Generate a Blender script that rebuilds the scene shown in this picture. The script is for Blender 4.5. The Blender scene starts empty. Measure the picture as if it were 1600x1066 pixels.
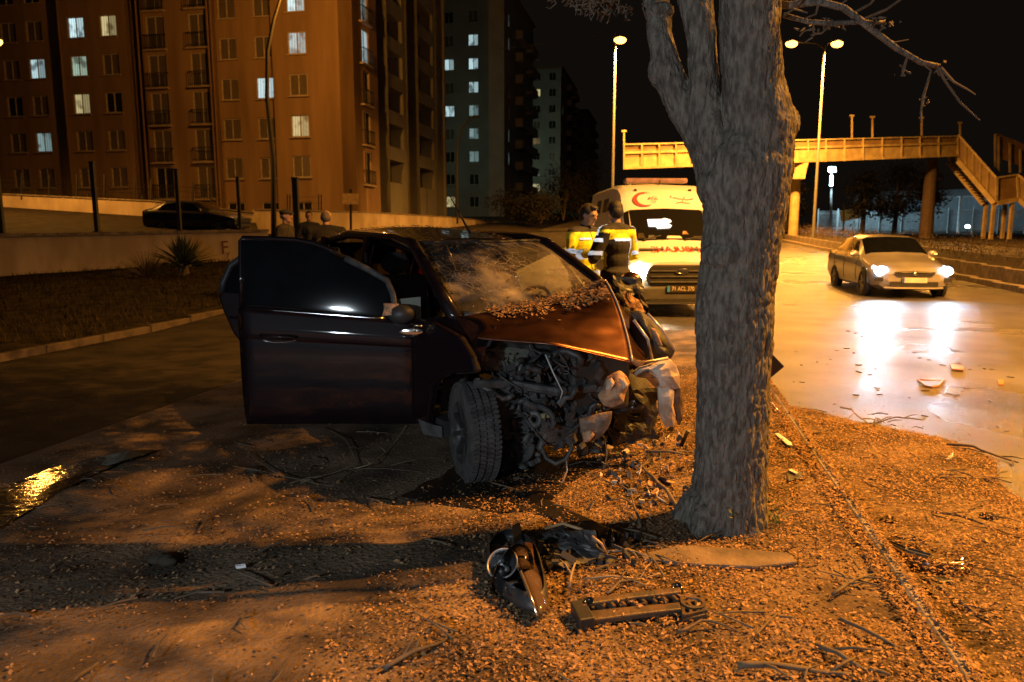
import bpy, bmesh, math, random
import numpy as np
from mathutils import Vector, Matrix, noise, Euler
R = math.radians
random.seed(7)
SC = bpy.context.scene
COL = SC.collection

# ------------------------------------------------------------------ camera, world, exposure
F, PITCH, CH = 1150.0, math.atan((533-362)/1150.0), 1.5     # focal length in photo pixels, tilt, eye height
cd = bpy.data.cameras.new('camera'); cam = bpy.data.objects.new('camera', cd); COL.objects.link(cam)
cam.location = (0, 0, CH); cam.rotation_euler = (R(90)-PITCH, 0, 0)
cd.sensor_width = 36; cd.lens = F/1600*36; cd.clip_start = .05; cd.clip_end = 2000
cd.dof.use_dof = True; cd.dof.focus_distance = 4.4; cd.dof.aperture_fstop = 3.2
SC.camera = cam
w = bpy.data.worlds.new('World'); SC.world = w; w.use_nodes = True
bg = w.node_tree.nodes['Background']; bg.inputs[0].default_value = (.85, .62, .45, 1); bg.inputs[1].default_value = .0050
SC.view_settings.view_transform = 'Standard'; SC.view_settings.look = 'None'
SC.view_settings.exposure = .12; SC.view_settings.gamma = 1; SC.view_settings.use_curve_mapping = False
SC.cycles.use_denoising = True
SC.cycles.max_bounces = 6; SC.cycles.diffuse_bounces = 2; SC.cycles.glossy_bounces = 3; SC.cycles.transparent_max_bounces = 8
SC.cycles.sample_clamp_indirect = 3; SC.cycles.caustics_reflective = False; SC.cycles.caustics_refractive = False
SODIUM = (1.0, .405, .06)

# the photographer's flash, just behind and left of the camera
fl = bpy.data.lights.new('flash', 'AREA'); fl.shape = 'RECTANGLE'; fl.size = .19; fl.size_y = .07
fl.energy = 88; fl.color = (.80, .92, 1.0); fl.spread = R(150)
flo = bpy.data.objects.new('flash', fl); COL.objects.link(flo)
flo.location = (-2.3, -1.6, 1.75); flo.rotation_euler = (Vector((0, 4.4, .9))-flo.location).to_track_quat('-Z', 'Y').to_euler()

f2 = bpy.data.lights.new('camera_flash', 'AREA'); f2.size = .07; f2.energy = 5; f2.color = (.92, .96, 1.0)
f2o = bpy.data.objects.new('camera_flash', f2); COL.objects.link(f2o); f2o.location = (-.22, .02, 1.66); f2o.rotation_euler = (R(86), 0, R(-4))

# ------------------------------------------------------------------ helpers
CT, ST = math.cos(PITCH), math.sin(PITCH)
def ray(px, py):
    a, b = (px-800)/F, (533-py)/F
    return Vector((a, CT+b*ST, -ST+b*CT))
def at(px, py, Y):                      # point of the place seen at a pixel, Y metres ahead
    d = ray(px, py); return Vector((0, 0, CH))+d*(Y/d.y)
RA = math.atan(.204)                    # the road's bearing
CU, SU = math.cos(RA), math.sin(RA)
U = Vector((CU, -SU, 0)); V = Vector((SU, CU, 0))
def st(s, t, z=0): return U*s+V*t+Vector((0, 0, z))
def to_st(p): return p.x*CU-p.y*SU, p.x*SU+p.y*CU
def rise(s, t):
    k = min(1, max(0, (1-s)/6))
    return .02*(1-k)*min(110, max(0, t-14))+.045*k*min(110, max(0, t-10))
def gz(x, y):
    s, t = to_st(Vector((x, y, 0)))
    return rise(s, t)+(-.09 if (s > 1.0 or t > 11.5) else 0.0 if s > -4.2 else -.05)
def ground(px, py, dz=0):
    d = ray(px, py); Y = 1.0; o = Vector((0, 0, CH))
    while Y < 150:
        p = o+d*(Y/d.y)
        if p.z <= gz(p.x, p.y)+dz: return p
        Y += .01 if Y < 10 else .04
    return p
def on_plane(px, py, P0, dirv):         # vertical plane through P0 along dirv
    n = Vector((-dirv.y, dirv.x, 0)); d = ray(px, py); o = Vector((0, 0, CH))
    return o+d*((P0-o).dot(n)/d.dot(n))

def M(name, col, rough=.6, metal=0, col2=None, scale=6, bump=0, bscale=60, emis=None, estr=0, coat=0, spec=.5, stretch=None, detail=4, island=False, lo=.38, hi=.62):
    m = bpy.data.materials.new(name); m.use_nodes = True; nt = m.node_tree; N = nt.nodes; L = nt.links
    b = N['Principled BSDF']
    b.inputs['Roughness'].default_value = rough; b.inputs['Metallic'].default_value = metal
    b.inputs['Base Color'].default_value = (*col, 1); b.inputs['Coat Weight'].default_value = coat
    b.inputs['Coat Roughness'].default_value = .05
    b.inputs['Specular IOR Level'].default_value = spec
    tc = N.new('ShaderNodeTexCoord'); mp = N.new('ShaderNodeMapping'); L.new(tc.outputs['Object'], mp.inputs[0])
    if stretch: mp.inputs['Scale'].default_value = stretch
    if col2 is None: col2 = tuple(c*.72 for c in col)
    r = N.new('ShaderNodeValToRGB'); r.color_ramp.elements[0].position = lo; r.color_ramp.elements[1].position = hi
    r.color_ramp.elements[0].color = (*col2, 1); r.color_ramp.elements[1].color = (*col, 1)
    if island:
        g = N.new('ShaderNodeNewGeometry'); L.new(g.outputs['Random Per Island'], r.inputs[0])
    else:
        n = N.new('ShaderNodeTexNoise'); n.inputs['Scale'].default_value = scale; n.inputs['Detail'].default_value = detail
        L.new(mp.outputs[0], n.inputs['Vector']); L.new(n.outputs['Fac'], r.inputs[0])
    L.new(r.outputs[0], b.inputs['Base Color'])
    if bump:
        n2 = N.new('ShaderNodeTexNoise'); n2.inputs['Scale'].default_value = bscale; n2.inputs['Detail'].default_value = 5
        L.new(mp.outputs[0], n2.inputs['Vector'])
        bp = N.new('ShaderNodeBump'); bp.inputs['Strength'].default_value = bump; bp.inputs['Distance'].default_value = .02
        L.new(n2.outputs['Fac'], bp.inputs['Height']); L.new(bp.outputs[0], b.inputs['Normal'])
    if emis:
        b.inputs['Emission Color'].default_value = (*emis, 1); b.inputs['Emission Strength'].default_value = estr
    return m
def nodes(m): return m.node_tree.nodes, m.node_tree.links, m.node_tree.nodes['Principled BSDF']

class MB:
    def __init__(s): s.v = []; s.f = []
    def add(s, vs, fs):
        o = len(s.v); s.v += [Vector(v) for v in vs]; s.f += [tuple(i+o for i in f) for f in fs]; return s
    def box(s, c, d, rot=None):
        m = rot if rot is not None else Matrix.Identity(3); c = Vector(c)
        vs = [c+m@Vector((x*d[0]/2, y*d[1]/2, z*d[2]/2)) for x in (-1, 1) for y in (-1, 1) for z in (-1, 1)]
        return s.add(vs, [(0,1,3,2),(4,6,7,5),(0,4,5,1),(2,3,7,6),(0,2,6,4),(1,5,7,3)])
    def bar(s, a, b, wx, wz=None, upv=(0,0,1)):
        a = Vector(a); b = Vector(b); wz = wz or wx; x = (b-a); l = x.length
        if l < 1e-6: return s
        x /= l; up = Vector(upv)
        if abs(x.dot(up)) > .98: up = Vector((1, 0, 0))
        y = up.cross(x).normalized(); z = x.cross(y)
        m = Matrix((x, y, z)).transposed()
        return s.box((a+b)/2, (l, wx, wz), m)
    def tube(s, pts, rad, n=8, cap=True):
        pts = [Vector(p) for p in pts]
        if not hasattr(rad, '__len__'): rad = [rad]*len(pts)
        o = len(s.v); t0 = None; nx = None
        for i, p in enumerate(pts):
            t = (pts[min(i+1, len(pts)-1)]-pts[max(i-1, 0)]).normalized()
            if nx is None:
                nx = t.orthogonal().normalized()
            else:
                nx = (nx-t*nx.dot(t))
                nx = nx.normalized() if nx.length > 1e-6 else t.orthogonal().normalized()
            ny = t.cross(nx)
            for k in range(n):
                a = 2*math.pi*k/n; s.v.append(p+(nx*math.cos(a)+ny*math.sin(a))*rad[i])
        for i in range(len(pts)-1):
            for k in range(n):
                a = o+i*n+k; b = o+i*n+(k+1) % n; s.f.append((a, b, b+n, a+n))
        if cap:
            s.f.append(tuple(o+k for k in reversed(range(n)))); e = o+(len(pts)-1)*n; s.f.append(tuple(e+k for k in range(n)))
        return s
    def ell(s, c, r, nu=12, nv=8, rot=None):
        c = Vector(c); o = len(s.v); m = rot or Matrix.Identity(3)
        for j in range(nv+1):
            ph = math.pi*j/nv
            for i in range(nu):
                th = 2*math.pi*i/nu
                s.v.append(c+m@Vector((r[0]*math.sin(ph)*math.cos(th), r[1]*math.sin(ph)*math.sin(th), r[2]*math.cos(ph))))
        for j in range(nv):
            for i in range(nu):
                a = o+j*nu+i; b = o+j*nu+(i+1) % nu; s.f.append((a, a+nu, b+nu, b))
        return s
    def lathe(s, prof, c, axis, n=32, close=False):     # prof = [(distance along axis, radius)]
        axis = Vector(axis).normalized(); x = axis.orthogonal().normalized(); y = axis.cross(x); c = Vector(c); o = len(s.v)
        for (a, r) in prof:
            for k in range(n):
                t = 2*math.pi*k/n; s.v.append(c+axis*a+(x*math.cos(t)+y*math.sin(t))*r)
        q = len(prof)
        for i in range(q if close else q-1):
            for k in range(n):
                a = o+i*n+k; b = o+i*n+(k+1) % n; i2 = (i+1) % q
                s.f.append((a, b, o+i2*n+(k+1) % n, o+i2*n+k))
        return s
    def grid(s, fn, nu, nv):
        o = len(s.v)
        for j in range(nv+1):
            for i in range(nu+1): s.v.append(Vector(fn(i/nu, j/nv)))
        for j in range(nv):
            for i in range(nu):
                a = o+j*(nu+1)+i; s.f.append((a, a+1, a+nu+2, a+nu+1))
        return s
    def prism(s, outline, ext):          # planar outline extruded by ext
        n = len(outline); ext = Vector(ext); a = [Vector(p) for p in outline]
        return s.add(a+[p+ext for p in a], [tuple(reversed(range(n))), tuple(range(n, 2*n))]+[(i, (i+1) % n, n+(i+1) % n, n+i) for i in range(n)])
    def leaves(s, c, r, n, size, rng=random):
        c = Vector(c)
        for _ in range(n):
            p = Vector((rng.gauss(0, .45), rng.gauss(0, .45), rng.gauss(0, .45)))
            p = c+Vector((p.x*r[0], p.y*r[1], p.z*r[2]))
            a = Vector((rng.uniform(-1,1), rng.uniform(-1,1), rng.uniform(-1,1))).normalized(); b = a.orthogonal().normalized()
            q = size*rng.uniform(.6, 1.4)
            s.add([p-a*q, p+b*q*.35, p+a*q, p-b*q*.35], [(0,1,2,3)])
        return s
    def mesh(s, name, mat=None, smooth=False, inv=None):
        me = bpy.data.meshes.new(name)
        vs = s.v if inv is None else [inv@v for v in s.v]
        me.from_pydata([tuple(v) for v in vs], [], s.f)
        if mat: me.materials.append(mat)
        if smooth: me.polygons.foreach_set('use_smooth', [True]*len(me.polygons))
        me.update(); return me
    def build(s, name, mat=None, parent=None, smooth=False, world=False, **props):
        inv = None
        if world and parent is not None: inv = wm(parent).inverted()
        return link(name, s.mesh(name, mat, smooth, inv), parent, **props)
def wm(o):
    m = Matrix.LocRotScale(o.location, o.rotation_euler, o.scale)
    return wm(o.parent)@m if o.parent else m
def link(name, data, parent=None, loc=None, rot=None, **props):
    o = bpy.data.objects.new(name, data); COL.objects.link(o)
    if parent is not None: o.parent = parent
    if loc is not None: o.location = loc
    if rot is not None: o.rotation_euler = rot
    for k, v in props.items(): o[k] = v
    return o
def thing(name, loc, label, cat, rz=0, group=None):
    o = link(name, None, None, loc, (0, 0, rz), label=label, category=cat); o.empty_display_size = .2
    if group: o['group'] = group
    return o
def tag(o, label, cat, group=None):
    o['label'] = label; o['category'] = cat
    if group: o['group'] = group
    return o
def kids(o): return [c for c in COL.objects if c.parent == o]
def dup(o, parent=None, loc=None, rz=None, label=None, ch=None):
    c = o.copy(); COL.objects.link(c); c.parent = parent
    if loc is not None: c.location = loc
    if rz is not None: c.rotation_euler.z = rz
    if label: c['label'] = label
    for k in kids(o): dup(k, c)
    return c
def mods(o, *ms):
    for (t, kw) in ms:
        m = o.modifiers.new(t.lower(), t)
        for k, v in kw.items(): setattr(m, k, v)
    return o
def bake(mb, voxel, smooth_it=2, subs=None):       # voxel union of all shapes -> one continuous mesh
    me = mb.mesh('tmp'); o = bpy.data.objects.new('tmp', me); COL.objects.link(o)
    m = o.modifiers.new('r', 'REMESH'); m.mode = 'VOXEL'; m.voxel_size = voxel
    if smooth_it:
        m = o.modifiers.new('s', 'SMOOTH'); m.factor = .5; m.iterations = smooth_it
    dg = bpy.context.evaluated_depsgraph_get(); dg.update()
    out = bpy.data.meshes.new_from_object(o.evaluated_get(dg))
    bpy.data.objects.remove(o); bpy.data.meshes.remove(me)
    out.polygons.foreach_set('use_smooth', [True]*len(out.polygons)); return out
def shell(me, pred, off, name, mat):               # faces of me where pred(centre, normal), lifted by off
    mb = MB(); mp = {}
    for p in me.polygons:
        if pred(p.center, p.normal):
            ids = []
            for i in p.vertices:
                if i not in mp:
                    mp[i] = len(mb.v); mb.v.append(me.vertices[i].co+me.vertices[i].normal*off)
                ids.append(mp[i])
            mb.f.append(tuple(ids))
    return mb.mesh(name, mat, True)
def text(body, size, mat, mtx, parent, name='lettering', ext=.002, world=True, sx=1, align='CENTER'):
    c = bpy.data.curves.new('t', 'FONT'); c.body = body; c.size = size; c.extrude = ext; c.align_x = align; c.align_y = 'CENTER'; c.resolution_u = 3
    o = bpy.data.objects.new('t', c); COL.objects.link(o)
    dg = bpy.context.evaluated_depsgraph_get(); dg.update()
    me = bpy.data.meshes.new_from_object(o.evaluated_get(dg)); bpy.data.objects.remove(o)
    m = (wm(parent).inverted()@mtx) if world else mtx
    me.transform(m@Matrix.Diagonal((sx, 1, 1, 1))); me.name = name; me.materials.clear(); me.materials.append(mat)
    return link(name, me, parent)
def frame(o, x, z, n):                             # matrix: text x along x, up along z
    x = Vector(x).normalized(); n = Vector(n).normalized(); y = n.cross(x).normalized(); n = x.cross(y)
    return Matrix.Translation(o)@Matrix((x, y, n)).transposed().to_4x4()

# ------------------------------------------------------------------ materials
asphalt = M('asphalt', (.115,.105,.092), .42, col2=(.065,.059,.052), scale=1.2, detail=9, bump=.6, bscale=110, spec=.6)
nt = asphalt.node_tree
_n = nt.nodes.new('ShaderNodeTexNoise'); _n.inputs['Scale'].default_value = .55; _n.inputs['Detail'].default_value = 5
_r = nt.nodes.new('ShaderNodeMapRange'); _r.inputs[1].default_value = .35; _r.inputs[2].default_value = .65; _r.inputs[3].default_value = .25; _r.inputs[4].default_value = .42
_tc = nt.nodes.new('ShaderNodeTexCoord'); nt.links.new(_tc.outputs['Object'], _n.inputs['Vector'])
nt.links.new(_n.outputs['Fac'], _r.inputs[0]); nt.links.new(_r.outputs[0], nt.nodes['Principled BSDF'].inputs['Roughness'])
old_asphalt = M('old_asphalt', (.030,.024,.019), .92, spec=.15, col2=(.010,.009,.008), scale=2, bump=.4, bscale=90)
dirt = M('packed_dirt', (.18,.128,.084), .95, spec=.1, col2=(.055,.042,.031), scale=2.4, bump=.7, bscale=45, detail=8)
grassbase = M('dry_grass', (.030,.023,.012), .95, spec=.05, col2=(.008,.007,.004), scale=3, bump=.8, bscale=60)
soil = M('dark_soil', (.05,.04,.03), .95, spec=.1, scale=3, bump=.5, bscale=20)
concrete = M('kerb_concrete', (.28,.23,.18), .85, col2=(.15,.12,.09), scale=5, bump=.35, bscale=50)
plaster = M('wall_plaster', (.54,.44,.32), .85, col2=(.38,.30,.21), scale=1.5, bump=.15, bscale=40, stretch=(1,1,.35))
chip_m = M('bark_chip', (.40,.235,.115), .8, spec=.2, col2=(.045,.026,.015), island=True, lo=0, hi=1)
bark = M('bark', (.185,.165,.138), .95, spec=.15, col2=(.085,.075,.063), scale=42, stretch=(1,1,.34), bump=1.0, bscale=70, detail=8)
twig_m = M('twig', (.12,.09,.06), .85, scale=30)
leaf_m = M('evergreen_leaf', (.026,.024,.014), .7, island=True, lo=0, hi=1)
agave_m = M('spiky_leaf', (.05,.065,.035), .6)
steel = M('galvanised_steel', (.085,.08,.07), .7, .1, scale=10)
darksteel = M('dark_steel', (.03,.03,.03), .55, .3)
ochre = M('bridge_paint', (.46,.36,.18), .6, col2=(.32,.24,.12), scale=2)
bridgedark = M('bridge_dark_shaded', (.07,.045,.035), .8)
lampglow = M('sodium_lens', (1,.6,.2), .4, emis=(1,.43,.07), estr=8)
paint_w = M('white_paint', (.84,.85,.88), .35, coat=.6, scale=2, col2=(.78,.79,.82))
rubber = M('rubber', (.06,.06,.06), .8, col2=(.035,.035,.035), bump=.3)
dusty_rubber = M('dusty_rubber', (.062,.062,.06), .9, col2=(.03,.03,.029), scale=14, bump=.3)
blackplastic = M('black_plastic', (.03,.03,.032), .5, col2=(.02,.02,.02), bump=.1)
greyplastic = M('grey_plastic', (.10,.10,.10), .5, scale=10)
darkglass = M('tinted_glass', (.006,.007,.009), .04, spec=.6)
chrome = M('chrome', (.8,.8,.8), .12, 1)
rimmetal = M('alloy_rim', (.35,.35,.36), .35, .9)
silver = M('silver_bronze_paint', (.44,.42,.42), .35, .35, coat=1, scale=1)
darkpaint = M('dark_blue_paint', (.03,.033,.04), .3, .2, coat=.8)
plum = M('dark_plum_paint', (.007,.003,.005), .55, .0, col2=(.005,.002,.004), coat=1.0, scale=2, spec=.12)
bonnetpaint = M('lamplit_plum_paint', (.25,.118,.075), .335, 1.0, col2=(.18,.085,.056), coat=.12, scale=4, bump=.05, bscale=20)  # brighter brown copy of the plum paint, lamp reflection put into its colour
red_m = M('red_vinyl', (.62,.04,.03), .5)
skin_m = M('skin', (.42,.25,.18), .55, scale=12)
hair_m = M('dark_hair', (.015,.012,.010), .6, bump=.4, bscale=120)
greyhair = M('grey_hair', (.12,.10,.09), .7, bump=.4, bscale=120)
hiviz = M('hi_vis_yellow', (.80,.82,.04), .7, col2=(.62,.64,.03), scale=9, bump=.4, bscale=14)
navy = M('navy_cloth', (.012,.013,.02), .8, scale=9, bump=.3, bscale=20)
blackcloth = M('black_cloth', (.008,.008,.008), .9, scale=9, bump=.3, bscale=20)
tancloth = M('tan_cloth', (.045,.036,.027), .9, col2=(.015,.014,.014), scale=5, stretch=(6,6,.5))
trouser_m = M('dark_trousers', (.02,.02,.025), .9)
retro = bpy.data.materials.new('retroreflective_tape'); retro.use_nodes = True
N, L, b = nodes(retro)
_g = N.new('ShaderNodeNewGeometry'); _gl = N.new('ShaderNodeBsdfGlossy'); _gl.inputs['Roughness'].default_value = .22; _gl.inputs['Color'].default_value = (.95,.97,1,1)
b.inputs['Base Color'].default_value = (.75,.75,.75,1)
_mx = N.new('ShaderNodeMixShader'); _mx.inputs[0].default_value = .7
L.new(_g.outputs['Incoming'], _gl.inputs['Normal']); L.new(b.outputs[0], _mx.inputs[1]); L.new(_gl.outputs[0], _mx.inputs[2]); L.new(_mx.outputs[0], N['Material Output'].inputs[0])
engine = [M('engine_grime', (.065,.065,.066), .7, .2, col2=(.03,.03,.031), scale=14, bump=.3),
          M('cast_aluminium', (.13,.13,.126), .55, .5, col2=(.07,.07,.07), scale=12, bump=.3),
          M('crumpled_metal', (.10,.10,.10), .6, .4, col2=(.045,.045,.045), scale=9, bump=.25),
          M('black_hose', (.035,.035,.035), .5),
          M('olive_tank', (.13,.135,.105), .6, col2=(.09,.09,.07), scale=8)]
tornplastic = M('torn_white_plastic', (.62,.52,.42), .6, col2=(.36,.26,.18), scale=6, bump=.2)
brokenbrown = M('torn_tan_foam', (.48,.29,.16), .75, col2=(.16,.08,.05), scale=13, bump=.4)

# ------------------------------------------------------------------ ground and roads
def strip(name, s0, s1, t0, t1, zoff, mat, ns=4, dt=1.0, amp=0, edge=None, kind='structure'):
    nt = max(2, int((t1-t0)/dt)); mb = MB()
    def fn(u, v):
        t = t0+(t1-t0)*v; a = s0(t) if callable(s0) else s0; b = s1(t) if callable(s1) else s1
        s = a+(b-a)*u; z = rise(s, t)+zoff
        if amp and 0 < u < 1: z += amp*noise.noise(Vector((s*1.7, t*1.7, 3)))+amp*.6*noise.noise(Vector((s*6, t*6, 9)))
        return st(s, t, z)
    return mb.grid(fn, ns, nt).build(name, mat, smooth=True, kind=kind)
big = MB(); big.grid(lambda u, v: st(-400+800*u, -60+900*v, rise(-400+800*u, -60+900*v)-.35), 60, 60)
big.build('ground', soil, kind='structure')
strip('main_road', 1.12, 8.5, -12, 130, -.09, asphalt, 10, 1.0)
strip('verge', -4.2, 1.0, -12, 11.5, 0, dirt, 60, .09, amp=.022)
strip('junction_road', -4.2, 1.12, 11.5, 130, -.086, asphalt, 6, 1.0)
strip('service_road', -7.75, -4.2, -12, 130, -.05, old_asphalt, 4, 1.0)
strip('grass_strip', -24, -7.87, -12, 40, .03, grassbase, 60, .6, amp=.05)
strip('far_carriageway', 11.9, 19.5, -12, 130, -.05, asphalt, 4, 2.0)
strip('median_bed', 8.9, 11.6, -12, 130, .36, soil, 4, 2.0)
strip('far_ground', 19.5, 160, -12, 200, -.02, soil, 8, 4.0)
# kerbs, stone by stone
def kerbline(root, s, t0, t1, step, wdt, hgt, zt, jitter=.004):
    base = None; t = t0; rng = random.Random(int(s*100))
    while t < t1:
        p = st(s, t+step/2, rise(s, t+step/2)+zt-hgt/2)
        if base is None:
            mb = MB(); mb.box((0,0,0), (wdt, step-.012, hgt)); me = mb.mesh('kerb_stone', concrete)
            bm = bmesh.new(); bm.from_mesh(me); bmesh.ops.bevel(bm, geom=bm.edges[:], offset=.012, segments=1, affect='EDGES'); bm.to_mesh(me); bm.free(); base = me
        link('kerb_stone', base, root, p+Vector((rng.uniform(-jitter, jitter), 0, rng.uniform(-jitter, jitter))), (0, 0, -RA+rng.uniform(-.004, .004)))
        t += step
k1 = link('verge_kerb', None, kind='structure'); kerbline(k1, 1.06, 1.0, 11.5, .75, .055, .30, .016)
k2 = link('median_kerb', None, kind='structure'); kerbline(k2, 8.62, 8, 62, 1.5, .24, .60, .06); kerbline(k2, 8.84, 8, 62, 1.5, .16, .9, .42)
k3 = link('service_kerb', None, kind='structure'); _c = concrete; concrete = M('old_kerb', (.10,.078,.058), .9, spec=.1, scale=4, col2=(.05,.04,.03), bump=.4); kerbline(k3, -7.81, 4, 34, 1.0, .10, .3, .045); concrete = _c
k4 = link('verge_edging', None, kind='structure'); kerbline(k4, -4.2, 6.5, 11.4, .9, .09, .3, -.012)
# grass tufts
mb = MB(); rng = random.Random(4)
for _ in range(14000):
    s = rng.uniform(-17, -8); t = rng.uniform(5, 26); p = st(s, t, rise(s, t)+.02); h = rng.uniform(.04, .16)
    a = rng.uniform(0, 6.3); d = Vector((math.cos(a), math.sin(a), 0)); l = Vector((rng.uniform(-.08,.08), rng.uniform(-.08,.08), h))
    mb.add([p-d*.012, p+d*.012, p+l], [(0,1,2)])
mb.build('grass', M('grass_blade', (.055,.040,.020), .95, spec=.05, col2=(.014,.012,.006), island=True, lo=0, hi=1), kind='stuff')
# puddle: standing water in the low corner between verge and service road
wet = M('wet_mud', (.010,.008,.006), .10, bump=.10, bscale=22, spec=.5, scale=3)
N, L, b = nodes(wet)                                  # water lies only in the hollows, damp soil stands out between
_d = N.new('ShaderNodeBsdfPrincipled'); _d.inputs['Base Color'].default_value = (.045,.033,.022,1); _d.inputs['Roughness'].default_value = .9; _d.inputs['Specular IOR Level'].default_value = .1
_t = N.new('ShaderNodeTexCoord'); _m = N.new('ShaderNodeMapping'); _m.inputs['Scale'].default_value = (3.2,5.5,1); _m.inputs['Rotation'].default_value = (0,0,-.6); _q = N.new('ShaderNodeTexNoise'); _q.inputs['Scale'].default_value = 1.6; _q.inputs['Detail'].default_value = 8; _q.inputs['Roughness'].default_value = .65
_p = N.new('ShaderNodeMapRange'); _p.inputs[1].default_value = .56; _p.inputs[2].default_value = .59; _x = N.new('ShaderNodeMixShader')
L.new(_t.outputs['Object'], _m.inputs[0]); L.new(_m.outputs[0], _q.inputs['Vector']); L.new(_q.outputs['Fac'], _p.inputs[0]); L.new(_p.outputs[0], _x.inputs[0]); L.new(b.outputs[0], _x.inputs[1]); L.new(_d.outputs[0], _x.inputs[2]); L.new(_x.outputs[0], N['Material Output'].inputs[0])
mb = MB(); c = [ground(-120,880), ground(5,826), ground(50,800), ground(100,768), ground(140,748), ground(190,726), ground(262,704), ground(200,708), ground(130,722), ground(70,738), ground(10,764), ground(-160,800)]
cen = sum(c, Vector())/len(c)
def puddle_pt(u, v):
    k = u*len(c); i = int(k) % len(c); f = k-int(k); p = c[i].lerp(c[(i+1) % len(c)], f); q = cen.lerp(p, v*(1+.10*noise.noise(p*6)))
    return (q.x, q.y, .012+.004*(1-v))
mb.grid(puddle_pt, 60, 6); mb.build('puddle', wet, smooth=True, kind='structure')
oil = M('oil_stain', (.012,.010,.009), .35, scale=9, bump=.3, bscale=60)
mb = MB(); c = [ground(620,780), ground(780,805), ground(830,800), ground(1000,850), ground(990,870), ground(960,866), ground(840,800), ground(910,745), ground(990,700), ground(900,690), ground(740,720)]
cen = ground(810,765)
mb.grid(lambda u, v: puddle_pt(u, v), 66, 5)
mb.build('oil_spill', oil, smooth=True, kind='structure')
# ------------------------------------------------------------------ apartment blocks
facade_m = M('ochre_render', (.33,.215,.125), .9, col2=(.23,.145,.08), scale=.9, detail=8, stretch=(1,1,.12), bump=.1, bscale=30)
facade2_m = M('grey_render', (.30,.29,.25), .9, col2=(.25,.24,.21), scale=.5, bump=.1, bscale=30)
facade_dark = M('dark_render', (.22,.13,.08), .9, col2=(.18,.11,.07), scale=.6)
frame_m = M('window_frame', (.50,.44,.36), .6); lintel_m = M('window_sill', (.42,.33,.24), .8)
def litpane(name, c, e):
    m = M(name, (.3,.3,.3), .3, emis=c, estr=e); N, L, b = nodes(m)
    wv = N.new('ShaderNodeTexWave'); wv.inputs['Scale'].default_value = 1.6; wv.inputs['Distortion'].default_value = 1.5
    tc = N.new('ShaderNodeTexCoord'); L.new(tc.outputs['Object'], wv.inputs['Vector'])
    r = N.new('ShaderNodeMapRange'); r.inputs[3].default_value = e*.55; r.inputs[4].default_value = e; L.new(wv.outputs['Fac'], r.inputs[0])
    oi = N.new('ShaderNodeObjectInfo'); rr = N.new('ShaderNodeMapRange'); rr.inputs[3].default_value = .55; rr.inputs[4].default_value = 1.15; L.new(oi.outputs['Random'], rr.inputs[0])
    ns = N.new('ShaderNodeTexNoise'); ns.inputs['Scale'].default_value = 1.5; ns.inputs['Detail'].default_value = 1; ns.noise_dimensions = '4D'; L.new(tc.outputs['Object'], ns.inputs['Vector']); w4 = N.new('ShaderNodeMath'); w4.operation = 'MULTIPLY'; w4.inputs[1].default_value = 40; L.new(oi.outputs['Random'], w4.inputs[0]); L.new(w4.outputs[0], ns.inputs['W'])
    nr = N.new('ShaderNodeMapRange'); nr.inputs[1].default_value = .36; nr.inputs[2].default_value = .50; nr.inputs[3].default_value = .30; L.new(ns.outputs['Fac'], nr.inputs[0])
    sx_ = N.new('ShaderNodeSeparateXYZ'); L.new(tc.outputs['Object'], sx_.inputs[0]); gt = N.new('ShaderNodeMath'); gt.operation = 'GREATER_THAN'; L.new(sx_.outputs[0], gt.inputs[0]); gt.inputs[1].default_value = 0
    fr_ = N.new('ShaderNodeMath'); fr_.operation = 'FRACT'; k7 = N.new('ShaderNodeMath'); k7.operation = 'MULTIPLY'; k7.inputs[1].default_value = 7.3; L.new(oi.outputs['Random'], k7.inputs[0]); L.new(k7.outputs[0], fr_.inputs[0])
    mx_ = N.new('ShaderNodeMapRange'); mx_.inputs[3].default_value = 1; mx_.inputs[4].default_value = .35; pr = N.new('ShaderNodeMath'); pr.operation = 'MULTIPLY'; L.new(gt.outputs[0], pr.inputs[0]); L.new(fr_.outputs[0], pr.inputs[1]); L.new(pr.outputs[0], mx_.inputs[0])
    m0 = N.new('ShaderNodeMath'); m0.operation = 'MULTIPLY'; L.new(nr.outputs[0], m0.inputs[0]); L.new(mx_.outputs[0], m0.inputs[1]); nr = m0
    m1 = N.new('ShaderNodeMath'); m1.operation = 'MULTIPLY'; m2 = N.new('ShaderNodeMath'); m2.operation = 'MULTIPLY'; L.new(r.outputs[0], m1.inputs[0]); L.new(rr.outputs[0], m1.inputs[1]); L.new(m1.outputs[0], m2.inputs[0]); L.new(nr.outputs[0], m2.inputs[1])
    L.new(m2.outputs[0], b.inputs['Emission Strength']); return m
PANE = {'d': M('dark_pane', (.02,.018,.015), .08, spec=.8), 'c': M('curtained_pane', (.16,.13,.10), .25, spec=.6, scale=3, stretch=(4,4,.2)),
        'w': litpane('lit_pane_white', (.66,.95,1.0), .95), 'g': litpane('lit_pane_green', (.62,.88,.68), .62), 'y': litpane('lit_pane_yellow', (.95,.80,.38), .60),
        'o': litpane('lit_pane_amber', (.8,.45,.16), .25), 't': litpane('lit_pane_pale_teal', (.45,.72,.72), .42)}
WIN = {}
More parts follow.
